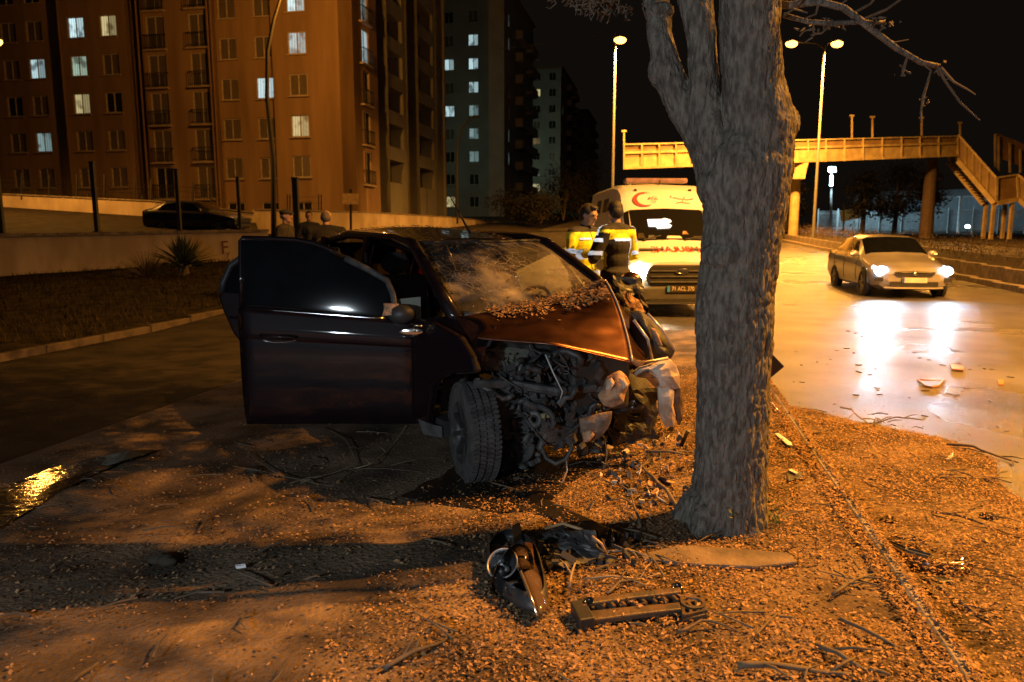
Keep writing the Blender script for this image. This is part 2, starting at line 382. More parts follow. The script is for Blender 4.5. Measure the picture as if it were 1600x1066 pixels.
def window_meshes(wd, ht, kind):
    k = (wd, ht, kind)
    if k in WIN: return WIN[k]
    f = MB(); b = .07
    for x in (-wd/2+b/2, wd/2-b/2): f.box((x, .10, 0), (b, .08, ht))
    f.box((0, .10, 0), (b, .07, ht-2*b))
    for z in (-ht/2+b/2, ht/2-b/2): f.box((0, .10, z), (wd-2*b, .08, b))
    p = MB()
    for x in (-wd/4, wd/4): p.box((x, .12, 0), (wd/2-b*1.4, .02, ht-2*b))
    s = MB(); s.box((0, -.05, -ht/2-.05), (wd+.2, .16, .07))
    r = None
    if kind == 'f':
        s = MB(); s.box((0, -.13, -ht/2-.08), (wd+.35, .34, .12))
        r = MB(); zt = -ht/2+.95
        r.bar((-wd/2-.1, -.26, zt), (wd/2+.1, -.26, zt), .05)
        r.bar((-wd/2-.1, -.26, -ht/2+.12), (wd/2+.1, -.26, -ht/2+.12), .04)
        for i in range(11):
            x = -wd/2-.08+(wd+.16)*i/10; r.bar((x, -.26, -ht/2), (x, -.26, zt), .025)
        for x in (-wd/2-.1, wd/2+.1): r.bar((x, -.26, zt), (x, 0, zt), .04)
        r = r.mesh('balcony_rail', darksteel)
    WIN[k] = (f.mesh('window', frame_m), {q: p.mesh('pane', PANE[q]) for q in PANE}, s.mesh('sill', lintel_m), r)
    return WIN[k]
def place_window(root, p, d, wd, ht, q, kind='w'):
    f, ps, s, r = window_meshes(wd, ht, kind)
    o = link('window', f, root, wm(root).inverted()@p, (0, 0, math.atan2(d.y, d.x)))
    link('pane', ps[q], o); link('sill', s, o)
    if r: link('balcony_rail', r, o)
    return o
def facade(mb, P0, d, L, H, rects, dep=.18):       # wall sheet with real openings and reveals; d runs left to right seen from outside
    n = Vector((d.y, -d.x, 0))                       # outward
    xs = sorted(set([0, L]+[r[0] for r in rects]+[r[1] for r in rects])); zs = sorted(set([0, H]+[r[2] for r in rects]+[r[3] for r in rects]))
    pt = lambda x, z, o=0: P0+d*x+Vector((0,0,z))-n*o
    for i in range(len(xs)-1):
        for j in range(len(zs)-1):
            cx = (xs[i]+xs[i+1])/2; cz = (zs[j]+zs[j+1])/2
            if any(r[0] < cx < r[1] and r[2] < cz < r[3] for r in rects): continue
            mb.add([pt(xs[i], zs[j]), pt(xs[i+1], zs[j]), pt(xs[i+1], zs[j+1]), pt(xs[i], zs[j+1])], [(0,1,2,3)])
    for (a, b, c, e) in rects:
        for (q0, q1) in (((a,c),(b,c)), ((b,c),(b,e)), ((b,e),(a,e)), ((a,e),(a,c))):
            mb.add([pt(*q0), pt(*q1), pt(*q1, dep), pt(*q0, dep)], [(0,1,2,3)])
DL = -U                                              # leftwards along a front
def block(name, label, corner, zbase, H, front, side, mat, mat_side, sections, side_len, winrows, roof=True):
    pass

# ---- block A: the long ochre block on the left
cA = at(555, 200, 51.3); cA.z = 0
rootA = thing('apartment_building', (cA.x, cA.y, 0), 'long ochre apartment block with many lit windows filling the upper left, nearest of the towers', 'building')
def fa(px, py=200):                                  # metres left of the corner on A's front
    p = on_plane(px, py, cA, U); return (cA-p).dot(U), p.z
zA0 = fa(473, 260)[1]; FL = (fa(464, 67)[1]-fa(471, 197)[1])/2; zA0 = fa(471, 197)[1]-FL
def fit(p, r0, q, r1): k = (fa(*q)[1]-fa(*p)[1])/(r1-r0); return (fa(*p)[1]-k*r0, k)
ZL = fit((65,221),1,(52,105),3); ZM = fit((132,162),2,(120,43),4); ZF = fit((257,228),1,(248,110),3); ZR = (zA0, FL)
# sections: (px left, px right, setback, columns)
ROWS = range(-1, 7)
secs = [(-260, 104, .5, [(-150,'w','cccwcccc'), (-60,'w','ccccgccc'), (18,'w','ccdccdcc'), (58,'w','cctctccd')], ZL),
        (104, 207, 0, [(131,'w','ccctygwd' if False else 'cccyg wd'.replace(' ','')), (181,'w','cccdcyccc')], ZM),
        (207, 231, 1.3, [], ZM),
        (231, 338, .25, [(249,'f','cdcccccd'), (315,'f','cccccccd')], ZF),
        (338, 430, .55, [(356,'w','cccccccc'), (411,'w','ccdcwccc')], ZR),
        (430, 555, 0, [(469,'w','ccycwww c'.replace(' ',''))], ZR)]
pat = {58: 'dctcwcdd', 131: 'dccygwcd', 181: 'dccdcycd', 469: 'dcycwwwc', 411: 'dccwcccd', 356: 'dccccccc', 18: 'dccdccdc'}
HA = 40
for (pl, pr, setb, cols, (z0, fl_)) in secs:
    al = fa(pl)[0]; ar = fa(pr)[0]; P0 = cA-U*al+V*setb; mb = MB(); rects = []; wins = []
    for (pc, kind, q) in cols:
        q = pat.get(pc, q); a = al-fa(pc)[0]
        wd, ht = (1.45, 2.25) if kind == 'f' else (1.35, 1.45)
        for r in range(-1, 11):
            zc = z0+fl_*r; h2 = ht
            if r == -1 and kind == 'w': zc -= .1; h2 = .9
            if r == -1 and kind == 'f': continue
            rects.append((a-wd/2, a+wd/2, zc-h2/2, zc+h2/2))
            wins.append((P0+U*a+Vector((0,0,zc)), wd, h2, q[r+1] if 0 <= r+1 < len(q) else 'd', kind))
    facade(mb, P0, U, al-ar, HA, rects)
    # side returns of each section so that the steps have depth
    for e in (al, ar):
        p = cA-U*e; mb.add([p-V*.0, p+V*1.6, p+V*1.6+Vector((0,0,HA)), p+Vector((0,0,HA))], [(0,1,2,3)])
    mb.build('wall', facade_dark if setb > 1 else facade_m, rootA, world=True)  # the deepest setback gets the darker render
    for (p, wd, ht, q, kind) in wins: place_window(rootA, p, U, wd, ht, q, kind)
mb = MB()
for px in (334, 339, 226, 106):
    p = cA-U*fa(px)[0]-V*.06; mb.tube([p+Vector((0,0,1)), p+Vector((0,0,HA))], .07, 6)
mb.build('downpipe', facade_dark, rootA, world=True)
# A's side face: window bay, then darker recesses and grey balcony stacks
SLEN = 21.5
def sa(px):
    p = on_plane(px, 200, cA, V); return (p-cA).dot(V)
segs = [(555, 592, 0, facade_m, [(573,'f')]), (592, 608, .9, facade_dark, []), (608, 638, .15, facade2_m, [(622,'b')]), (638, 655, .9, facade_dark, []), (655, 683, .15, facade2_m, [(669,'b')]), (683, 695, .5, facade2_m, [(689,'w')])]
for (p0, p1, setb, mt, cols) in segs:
    a0 = sa(p0); a1 = sa(p1); P0 = cA+V*a0-U*setb; mb = MB(); rects = []; wins = []
    for (pc, kind) in cols:
        a = sa(pc)-a0
        wd, ht = {'f': (1.5, 2.3), 'w': (1.1, 1.6), 'b': (a1-a0-.9, 1.7)}[kind]
        for r in range(0, 11):
            zc = zA0+FL*r+(.0 if kind != 'b' else .2)
            rects.append((a-wd/2, a+wd/2, zc-ht/2, zc+ht/2))
            q = 'd'
            if kind == 'f': q = {3: 'w', 4: 't'}.get(r, 'd')
            if kind == 'w': q = {2: 't', 3: 't', 4: 'c'}.get(r, 'd')
            wins.append((P0+V*a+Vector((0,0,zc)), wd, ht, q, kind))
    facade(mb, P0, V, a1-a0, HA, rects, .18 if not cols or cols[0][1] != 'b' else 1.2)
    for e in (a0, a1):
        p = cA+V*e; mb.add([p, p-U*1.0, p-U*1.0+Vector((0,0,HA)), p+Vector((0,0,HA))], [(0,1,2,3)])
    mb.build('wall', mt, rootA, world=True)
    for (p, wd, ht, q, kind) in wins:
        if kind == 'b':
            bb = MB(); bb.box((0,0,0), (wd, .05, ht)); 
            if 'bal' not in WIN: WIN['bal'] = bb.mesh('balcony_back', PANE['d'])
            link('balcony_back', WIN['bal'], rootA, wm(rootA).inverted()@(p-U*1.15), (0,0,math.atan2(V.y,V.x)))
        else: place_window(rootA, p, V, wd, ht, q, 'f' if kind == 'f' else 'w')
mb = MB(); q = [cA-U*70, cA, cA+V*SLEN, cA+V*SLEN-U*70]
mb.prism([p+Vector((0,0,HA)) for p in q], (0,0,.4)); mb.build('roof', facade_dark, rootA, world=True)
mb = MB(); p = cA+V*SLEN; mb.add([p, p-U*60, p-U*60+Vector((0,0,HA)), p+Vector((0,0,HA))], [(0,1,2,3)]); mb.build('wall', facade2_m, rootA, world=True)

# ---- towers B, C, D further along the road
def tower(label, cpx, Y, wfront, side_len, ztop, pitch, zrow, cols, sidecols, mat):
    c = at(cpx, 300, Y); c.z = 0; root = thing('apartment_building', (c.x, c.y, 0), label, 'building')
    P0 = c-U*wfront; mb = MB(); rects = []; wins = []
    for (pc, q, wd) in cols:
        a = wfront-(c-on_plane(pc, 300, c, U)).dot(U)
        for r, ch in enumerate(q):
            zc = zrow+pitch*r
            if zc > ztop-1 or ch == ' ': continue
            rects.append((a-wd/2, a+wd/2, zc-.7, zc+.7)); wins.append((P0+U*a+Vector((0,0,zc)), wd, 1.4, ch))
    facade(mb, P0, U, wfront, ztop, rects); mb.build('wall', mat, root, world=True)
    for (p, wd, ht, ch) in wins: place_window(root, p, U, wd, ht, ch)
    mb = MB(); rects = []; wins = []
    for (a, q, wd, ht) in sidecols:
        for r in range(12):
            zc = zrow+pitch*r
            if zc > ztop-1.2: continue
            rects.append((a-wd/2, a+wd/2, zc-ht/2, zc+ht/2)); wins.append((c+V*a+Vector((0,0,zc)), wd, ht, q[r % len(q)]))
    facade(mb, c, V, side_len, ztop, rects); mb.build('wall', mat, root, world=True)
    for (p, wd, ht, ch) in wins: place_window(root, p, V, wd, ht, ch)
    bl = MB()
    for k in range(12):                              # stacked balcony slabs on the side face
        z = zrow+pitch*k-1.1
        if z > ztop-2: break
        for (a0, a1) in ((side_len*.35, side_len*.62), (side_len*.72, side_len*.95)):
            p = c+V*(a0+a1)/2+U*.5+Vector((0,0,z+.5)); bl.box(p, (1.0, a1-a0, 1.1), Matrix.Rotation(-RA, 3, 'Z'))
    bl.build('balconies', facade2_m, root, world=True)
    mb = MB(); q = [P0-V*.3-U*.3, c-V*.3+U*.3, c+V*(side_len+.3)+U*.3, P0+V*(side_len+.3)-U*.3]
    mb.prism([p+Vector((0,0,ztop)) for p in q], (0,0,.5)); mb.build('roof', facade_dark, root, world=True)
    mb = MB(); mb.box(c-U*wfront/2+V*side_len/2+Vector((0,0,ztop+1.7)), (5,5,2.4), Matrix.Rotation(-RA,3,'Z')); mb.build('lift_house', mat, root, world=True)
    return root
zr = lambda py, Y, px=740: at(px, py, Y).z
tower('dark tower block behind the ochre block with a column of seven lit windows', 788, 96, 22, 21, zr(-25, 96), 2.85, zr(315, 96), [(741, 'ddtttwwwcddd', 1.3), (704, 'yddcwcw cdowd'.replace(' ','')[:12], 1.3), (765, '            ', 1.2)], [(3, 'ddttd', .9, 1.6), (17, 'd', 1.4, 1.4)], facade2_m)
tower('pale grey tower block with four lit windows, third along the road', 875, 140, 20, 23, zr(107, 140, 850), 2.85, zr(317, 140, 840), [(838, 'tyddocdyddwd', 1.4), (862, 'dddcdddddcdd', 1.3)], [(3, 'dtddd', .9, 1.6), (16, 'd', 1.4, 1.4)], facade2_m)
tower('dark furthest tower block, lowest of the row beside the road', 916, 188, 22, 23, zr(174, 188, 905), 2.85, zr(320, 188, 905), [(906, 'dddcddddcddd', 1.4)], [(3, 'd', .9, 1.6), (16, 'd', 1.4, 1.4)], facade2_m)

# ------------------------------------------------------------------ walls, yard and fences
W0 = ground(-330, 480); W1 = ground(402, 405)
W0 = ground(0, 440)+(ground(0,440)-ground(352,413)).normalized()*9
W1 = ground(352, 413)+(ground(352,413)-ground(0,440)).normalized()*1.6
wd_ = (W1-W0); wl = wd_.length; wx = wd_/wl; wn = Vector((-wx.y, wx.x, 0)).normalized()
wall = thing('boundary_wall', W0, 'pale rendered boundary wall with coping behind the dark grass, agave in front of it', 'wall')
zt = [at(0, 371, (ground(0,440)).y).z, at(352, 364, ground(352,413).y).z]
def wtop(f): return zt[0]+(zt[1]-zt[0])*(f*wl-9)/(wl-10.6)
mb = MB()
mb.grid(lambda u, v: W0+wd_*u+Vector((0,0,-.3+(wtop(u)-(W0+wd_*u).z+.3)*v)), 20, 6)
mb.grid(lambda u, v: W0+wd_*(1-u)+wn*.22+Vector((0,0,-.3+(wtop(1-u)-(W0+wd_*(1-u)).z+.3)*v)), 20, 6)
mb.add([W1+Vector((0,0,-.5)), W1+wn*.22+Vector((0,0,-.5)), W1+wn*.22+Vector((0,0,wtop(1)-W1.z)), W1+Vector((0,0,wtop(1)-W1.z))], [(0,1,2,3)])
mb.build('wall', plaster, wall, world=True)
n = 16
for i in range(n):
    a = W0+wd_*(i/n); b = W0+wd_*((i+1)/n); a.z = wtop(i/n)+.05; b.z = wtop((i+1)/n)+.05
    m = MB(); m.bar(a+wn*.11+(b-a)*.006, b+wn*.11-(b-a)*.006, .34, .09); m.build('coping', concrete, wall, world=True)
pF = on_plane(351, 388, W0, wx)
text('F', .62, M('faded_red_spray', (.22,.06,.04), .8), frame(pF-wn*.012, wx, (0,0,1), -wn), wall, 'graffiti', .004)
pF = on_plane(356, 396, W0, wx)
text('y', .30, bpy.data.materials['faded_red_spray'], frame(pF-wn*.012, wx, (0,0,1), -wn), wall, 'graffiti', .004)
# fence on the wall
fence = thing('mesh_fence', W0, 'tall dark mesh fence on steel posts standing on the boundary wall', 'fence')
for px, py0, wdt in ((5, 255, .10), (153, 255, .11), (282, 266, .10), (376, 278, .09), (399, 279, .19)):
    if px == 399: base = W1+wx*1.2+wn*.1; base.z = gz(base.x, base.y); 
    else:
        base = on_plane(px, 372, W0+wn*.1, wx); base.z = wtop((base-W0).dot(wx)/wl)+.09
    top = at(px-4 if px < 200 else px-1, py0, base.y).z
    m = MB(); m.bar(base, Vector((base.x, base.y, top)), wdt); m.box((base.x, base.y, base.z+.01), (.2, .2, .02)); m.box((base.x, base.y, top+.02), (wdt+.03, wdt+.03, .04)); m.build('post', darksteel, fence, world=True)
mb = MB(); fl0 = W0+wn*.1; 
for i in range(int((wl-10)/.09)):
    q = fl0+wx*(i*.09); z0 = wtop(i*.09/wl)+.12; mb.tube([Vector((q.x,q.y,z0)), Vector((q.x,q.y,z0+2.0))], .0035, 3, False)
for k in range(9):
    a = fl0.copy(); b = fl0+wx*(wl-10); a.z = wtop(0)+.12+k*.25; b.z = wtop((wl-10)/wl)+.12+k*.25; mb.tube([a, b], .005, 3, False)
mb.build('wire_mesh', darksteel, fence, world=True, kind='stuff')
# the sloping yard behind the wall, the low wall along its far side, and the street wall to the right
Y00 = W0+wn*.23; Y10 = W1+wn*.23; Y00.z = wtop(0)-.25; Y10.z = gz(W1.x, W1.y)+.35
Y01 = at(-180, 312, 42); Y11 = at(400, 348, 42)
def yard(u, v): return (Y00*(1-u)+Y10*u)*(1-v)+(Y01*(1-u)+Y11*u)*v
MB().grid(yard, 24, 24).build('yard_ground', old_asphalt, smooth=True, kind='structure')
def simple_wall(name, label, pts, hts, mat, th=.2, seg=2.5):
    root = thing(name, pts[0], label, 'wall'); mb = MB(); cp = MB()
    for a, b, ha, hb in zip(pts, pts[1:], hts, hts[1:]):
        d = (b-a); nn = Vector((-d.y, d.x, 0)).normalized()*th; z = Vector((0,0,1))
        mb.add([a-z, b-z, b+z*hb, a+z*ha, a-z+nn, b-z+nn, b+z*hb+nn, a+z*ha+nn], [(0,1,2,3),(5,4,7,6),(3,2,6,7),(1,5,6,2),(4,0,3,7)])
        k = max(1, int(d.length/seg))
        for i in range(k):
            p = a.lerp(b, i/k)+z*(ha+(hb-ha)*i/k+.04)+nn*.5; q = a.lerp(b, (i+1)/k)+z*(ha+(hb-ha)*(i+1)/k+.04)+nn*.5
            c = MB(); c.bar(p+(q-p)*.01, q-(q-p)*.01, th+.1, .07); c.build('coping', concrete, root, world=True)
    mb.build('wall', mat, root, world=True); return root
simple_wall('low_boundary_wall', 'long low lit wall along the far upper side of the sloping yard', [at(-180, 313, 42.5), at(242, 331, 41.5), at(398, 350, 42.5)], [.62, .55, .6], plaster)
simple_wall('street_boundary_wall', 'orange lit street wall below the ochre block, behind the men', [at(398, 357, 45), at(560, 358, 49.5), at(700, 358.5, 60), at(822, 358.5, 84)], [1.1, 1.1, .95, .45], plaster)
# fence posts on the far walls
f2 = thing('wire_fence', at(0, 318, 42), 'low wire fence with thin dark posts along the far yard wall', 'fence')
for px, ya, yb in ((34,300,270),(77,303,273),(56,316,297),(120,303,272),(137,322,301),(163,305,273),(210,305,278),(222,329,305),(236,309,280),(301,315,285),(330,318,288)):
    p = at(px, yb, 42); q = at(px, ya+12, 42); m = MB(); m.bar(q, p, .07); m.build('post', darksteel, f2, world=True)
mb = MB()
for k in range(4): mb.tube([at(-60, 276+k*8, 42.1), at(150, 282+k*8, 42.1), at(345, 296+k*8, 42.1)], .012, 3)
for i in range(90): 
    px = -50+i*4.3; mb.tube([at(px, 305+.05*px*.6, 42.1), at(px, 277+.05*px, 42.1)], .008, 3, False)
mb.build('wire_mesh', darksteel, f2, world=True, kind='stuff')
f3 = thing('wire_fence', at(450, 330, 47), 'short run of dark fence posts on the orange street wall', 'fence')
for px in (449, 453, 498, 502):
    m = MB(); m.bar(at(px, 330, 46.6+(px-449)*.03), at(px, 304, 46.6+(px-449)*.03), .06); m.build('post', darksteel, f3, world=True)
m = MB()
for py in (308, 318, 327): m.tube([at(449, py, 46.6), at(502, py, 48.1)], .012, 4)
m.build('rail', darksteel, f3, world=True)
# sign post by the street wall
s = at(548, 362, 44); sp = thing('sign_post', (s.x, s.y, gz(s.x, s.y)), 'thin post with a small pale sign in front of the street wall', 'sign')
m = MB(); m.bar(Vector((s.x, s.y, gz(s.x,s.y)-.1)), at(548, 296, 44), .12); m.build('post', darksteel, sp, world=True)
m = MB(); c = at(548, 311, 43.9); m.box(c, (.95, .04, .62)); m.build('sign_panel', M('dull_sign', (.5,.36,.2), .6), sp, world=True)
# ------------------------------------------------------------------ street lamps
def street_lamp(name, base, H, label, heads, group=None, lit=True, r=.09, power=9000, cone=178, blend=.8):
    root = thing(name, base, label, 'street lamp', group=group)
    m = MB(); m.tube([(0,0,0), (0,0,.5), (0,0,.55), (0,0,H)], [r*1.5, r*1.5, r, r*.55], 10); m.build('pole', steel, root, smooth=True)
    for hd in heads:
        hd = Vector(hd); d = Vector((hd.x, hd.y, 0)); 
        a = MB(); a.tube([(0,0,H-.15), d*.25+Vector((0,0,H+(hd.z-H)*.7)), d*.9+Vector((0,0,hd.z+.02))], .045, 8); a.build('arm', steel, root, smooth=True)
        hx = d.normalized() if d.length > .01 else Vector((1,0,0)); m3 = Matrix((hx, Vector((0,0,1)).cross(hx), Vector((0,0,1)))).transposed()
        h = MB(); h.ell(hd+Vector((0,0,.03)), (.42,.17,.10), 14, 6, m3); ho = h.build('lamp_head', steel, root, smooth=True)
        if lit:
            l = MB(); l.ell(hd-Vector((0,0,.09)), (.36,.22,.22), 14, 8, m3); l.build('lens', lampglow, ho, smooth=True)
            ld = bpy.data.lights.new('lamp_light', 'SPOT'); ld.energy = power; ld.color = SODIUM; ld.spot_size = R(cone); ld.spot_blend = blend; ld.shadow_soft_size = .07
            lo = link('lamp_light', ld, root, hd-Vector((0,0,.48)))
    return root
def lamp_at(name, px, pyh, Y, label, heads_px, power, **kw):
    b = at(px, 362, Y); z = gz(b.x, b.y); b.z = z; top = at(px, pyh, Y).z-z; hs = []
    for hp, hy in heads_px:
        q = at(hp, hy, Y); hs.append((q.x-b.x, 0, q.z-z))
    return street_lamp(name, b, top, label, hs, power=power, **kw)
GL = 'sodium street lamps along the road'
lamp_at('street_lamp', 956, 52, 45, 'tall single lit street lamp rising behind the ambulance', [(969, 60)], 15500, group=GL)
lamp_at('double_street_lamp', 1271, 72, 46, 'tall double headed lit street lamp on the median behind the silver car', [(1237, 66), (1308, 66)], 19000, group=GL)
# the next double lamp of the median stands beside the photographer, out of frame on the right
q = st(9.9, 8.3, .2); street_lamp('double_street_lamp', q, 12.6, 'tall double headed street lamp on the median to the right of the tree', [(-1.5, .1, 12.9), (1.5, -.1, 12.9)], group=GL, power=30000, cone=150, blend=1)
# side lamps that light the ochre block
lamp_at('street_lamp', -60, 40, 36, 'lit street lamp at the left edge in front of the ochre block', [(-9, 62)], 5500, group=GL)
pass
for px_, Y_, lb_ in ((676, 84, 'added white fill lamp hidden behind the ochre block to brighten the dark tower'), (800, 126, 'added white fill lamp behind the dark tower to brighten the pale grey tower')):  # added lamps, out of sight, that lift the dark towers
    q = at(px_, 360, Y_); q.z = gz(q.x, q.y); el = thing('tower_fill_lamp', q, lb_, 'lamp'); m = MB(); m.tube([(0,0,0),(0,0,7)], [.1,.06], 8); m.build('pole', steel, el); m = MB(); m.ell((0,0,7.2), (.25,.25,.25), 10, 8); m.build('globe', M('fill_globe', (1,1,1), .4, emis=(.8,1,.8), estr=6), el, True)
    ld = bpy.data.lights.new('lamp_light', 'POINT'); ld.energy = 260 if Y_ < 100 else 800; ld.color = (.75,1,.72); ld.shadow_soft_size = .2; link('lamp_light', ld, el, (0,0,7.7))
b = at(427, 352, 40); b.z = gz(b.x, b.y)+.1
root = thing('curved_street_lamp', b, 'tall bent street lamp standing in front of the ochre block beside the gate', 'street lamp')
m = MB(); pts = [b, at(427,250,40), at(417,150,40), at(418,80,40), at(428,30,40), at(441,-12,40), at(462,-42,40)]; m.tube(pts, [.15,.13,.11,.10,.08,.06,.05], 9); m.build('pole', steel, root, smooth=True, world=True)
h = MB(); hp = at(470, -46, 40); h.ell(hp, (.42,.18,.1), 12, 6); h.build('lamp_head', steel, root, True, True)
h = MB(); h.ell(hp-Vector((0,0,.07)), (.25,.13,.08), 12, 6); h.build('lens', lampglow, root, True, True)
ld = bpy.data.lights.new('lamp_light', 'POINT'); ld.energy = 4500; ld.color = (1,.385,.045); ld.shadow_soft_size = .14
link('lamp_light', ld, root, wm(root).inverted()@(hp-Vector((0,0,.25))))
b = at(714, 352, 62); b.z = gz(b.x, b.y)
root = thing('curved_street_lamp', b, 'slender unlit street lamp curving to the right against the dark tower', 'street lamp')
m = MB(); m.tube([b, at(714,240,62), at(716,220,62), at(722,200,62), at(732,188,62), at(742,182,62)], [.13,.10,.09,.08,.07,.06], 8); m.build('pole', steel, root, True, True)
m = MB(); m.ell(at(744,182,62), (.4,.16,.1), 10, 6); m.build('lamp_head', steel, root, True, True)
cab = MB(); cab.tube([at(780,76,44.8), at(860,68,44.9), at(945,53,45)], .02, 4)
tag(cab.build('overhead_cable', darksteel), 'thin overhead cable running left from the single street lamp', 'cable')

# ------------------------------------------------------------------ footbridge
def bp(px, py):
    f = (px-975)/(1500-975); return at(px, py, 48+9*f)
bt = lambda px: 226-13*(px-975)/520; bm_ = lambda px: 239-15*(px-975)/520; bb = lambda px: 263-20*(px-975)/520
back = (V*2.6)
fb = thing('footbridge', bp(1250, 388), 'long ochre painted steel footbridge crossing the road with a stair on its right', 'footbridge')
posts = [975, 1003, 1030, 1056, 1082, 1108, 1134, 1160, 1186, 1212, 1238, 1262, 1290, 1319, 1348, 1378, 1408, 1437, 1466, 1496]
rail_m = M('bridge_panel', (.26,.17,.08), .6, col2=(.19,.12,.06), scale=1.5)
for a, b in zip(posts, posts[1:]):
    for off in (Vector((0,0,0)), back):
        m = MB(); q = [bp(a, bm_(a))+off, bp(b, bm_(b))+off, bp(b, bt(b)+2)+off, bp(a, bt(a)+2)+off]; m.prism([p+V*.03 for p in q], V*.03); m.build('railing_panel', rail_m, fb, world=True)
    m = MB(); m.prism([bp(a, bb(a)), bp(b, bb(b)), bp(b, bm_(b)), bp(a, bm_(a))], V*.10); m.build('girder_panel', ochre, fb, world=True)
    m = MB(); p, q = bp(a, bb(a)-3), bp(b, bb(b)-3); m.prism([p+V*.12, q+V*.12, q+back, p+back], (0,0,.15)); m.build('deck', bridgedark, fb, world=True)
for a in posts:
    m = MB(); m.bar(bp(a, bb(a)+2)-V*.05, bp(a, bt(a)-1)-V*.05, .14, .09); m.build('post', ochre, fb, world=True)
for f in (bt, bm_, bb):
    m = MB()
    for a, b in zip(posts, posts[1:]): m.bar(bp(a, f(a))-V*.02, bp(b, f(b))-V*.02, .15, .15 if f != bt else .09)
    m.build('rail', ochre, fb, world=True)
for px, y1, y0 in ((975, 226, 205), (1331, 216, 181), (1363, 215, 183), (1440, 212, 184), (1500, 211, 192)):
    m = MB(); m.bar(bp(px, y0), bp(px, y1), .10); m.box(bp(px, y0), (.3,.14,.12)); m.build('lamp_stub', ochre, fb, world=True)
for px, wpx in ((1250, 8), (1466, 11)):
    p = bp(px, bb(px)+2)+V*1.3; g = gz(p.x, p.y)-.3; m = MB()
    m.tube([(p.x,p.y,g), (p.x,p.y,p.z-1.0), (p.x,p.y,p.z)], [.34,.34,.4] if px == 1250 else [.5,.42,.38], 14)
    if px == 1250: m.prism([p+U*x+Vector((0,0,z))-V*1.2 for x, z in ((-1.6,0),(-1.5,-.35),(-.4,-1.1),(.4,-1.1),(.5,-.35),(.6,0))], V*2.4)
    m.build('pier', ochre if px == 1250 else bridgedark, fb, smooth=False, world=True)  # right pier dark brown, its shade put into the colour
# stair flight down to the landing, then on to the right
A1, A2 = (1497, 211), (1556, 278); B1, B2 = (1497, 252), (1553, 318)
Ys, Ye = 57, 55
def sp_(px, py, f): return at(px, py, Ys+(Ye-Ys)*f)
for k in range(5):
    f0, f1 = k/5, (k+1)/5; L_ = lambda P, Q, f: (P[0]+(Q[0]-P[0])*f, P[1]+(Q[1]-P[1])*f)
    q = [sp_(*L_(B1,B2,f0), f0), sp_(*L_(B1,B2,f1), f1), sp_(*L_(A1,A2,f1), f1), sp_(*L_(A1,A2,f0), f0)]
    for off in (0, 1.8):
        m = MB(); m.prism([p+V*off for p in q], V*.05); m.build('stair_panel', rail_m, fb, world=True)
        m = MB(); m.bar(q[0]+V*(off-.06), q[3]+V*(off-.06), .12); m.build('post', ochre, fb, world=True)
for (P, Q, t) in ((A1, A2, .14), (B1, B2, .34)):
    for off in (0, 1.8):
        m = MB(); m.bar(sp_(*P, 0)+V*(off-.08), sp_(*Q, 1)+V*(off-.08), t, t); m.build('stringer', ochre, fb, world=True)
tr = MB()
for k in range(14):
    f = (k+.5)/14; p = sp_(B1[0]+(B2[0]-B1[0])*f, B1[1]+(B2[1]-B1[1])*f-2, f); tr.box(p+V*.95, (.34, 1.7, .05), Matrix.Rotation(-RA,3,'Z'))
tr.build('treads', bridgedark, fb, world=True, kind='stuff')
q = [at(1556,318,55), at(1591,312,55), at(1589,273,55), at(1557,278,55)]
m = MB(); m.prism([p for p in q], V*.06); m.build('stair_panel', rail_m, fb, world=True)
m = MB(); m.bar(q[0]-V*.05, q[1]-V*.05, .3); m.bar(q[3]-V*.05, q[2]-V*.05, .12); m.bar(q[1]-V*.05, q[2]-V*.05, .16); m.bar(q[0]-V*.05, q[3]-V*.05, .16); m.build('landing_frame', ochre, fb, world=True)
m = MB(); m.prism([q[0]+V*.08, q[1]+V*.08, q[1]+V*2.2, q[0]+V*2.2], (0,0,.12)); m.build('landing', bridgedark, fb, world=True)
q = [at(1591,312,55), at(1660,372,53), at(1660,330,53), at(1590,273,55)]
m = MB(); m.prism(q, V*.06); m.build('stair_panel', rail_m, fb, world=True)
m = MB(); m.bar(q[0]-V*.06, q[1]-V*.06, .3); m.bar(q[3]-V*.06, q[2]-V*.06, .13); m.build('stringer', ochre, fb, world=True)
for px, off in ((1553, 0), (1557, 1.8), (1582, 0), (1588, 1.8)):
    p = at(px, 318, 55)+V*off; m = MB(); m.bar((p.x,p.y,gz(p.x,p.y)-.2), p, .22); m.build('support_post', ochre, fb, world=True)
# second landing rail behind
q = [at(1556,245,58), at(1600,262,58), at(1600,225,58), at(1556,208,58)]
m = MB(); m.prism(q, V*.06); m.build('railing_panel', rail_m, fb, world=True)
for px in (1555, 1560, 1578, 1594):
    m = MB(); m.bar(at(px, 270, 57.8), at(px, 210+(px-1555)*.6, 57.8), .12); m.build('post', ochre, fb, world=True)

# ------------------------------------------------------------------ beyond the road on the right: floodlit yard
fp = at(1298, 370, 82); z = gz(fp.x, fp.y)
fr = thing('floodlight_mast', (fp.x, fp.y, z), 'white floodlight on a mast under the footbridge', 'floodlight')
m = MB(); m.tube([Vector((fp.x,fp.y,z)), at(1299, 266, 82)], [.16,.1], 8); m.build('mast', steel, fr, True, True)
m = MB(); m.box(at(1300, 264, 81.8), (.9,.25,.6)); m.build('housing', darksteel, fr, False, True)
m = MB(); m.box(at(1300, 265, 81.6), (.75,.04,.5)); m.build('lens', M('floodlight_lens', (1,1,1), .3, emis=(.5,.85,1), estr=60), fr, False, True)
m = MB(); m.box(at(1299, 283, 81.8), (.35,.05,1.1)); m.build('lens', M('floodlight_tail', (1,1,1), .3, emis=(.5,.85,1), estr=2), fr, False, True)  # dim glowing plate hung below the housing, not a second lens
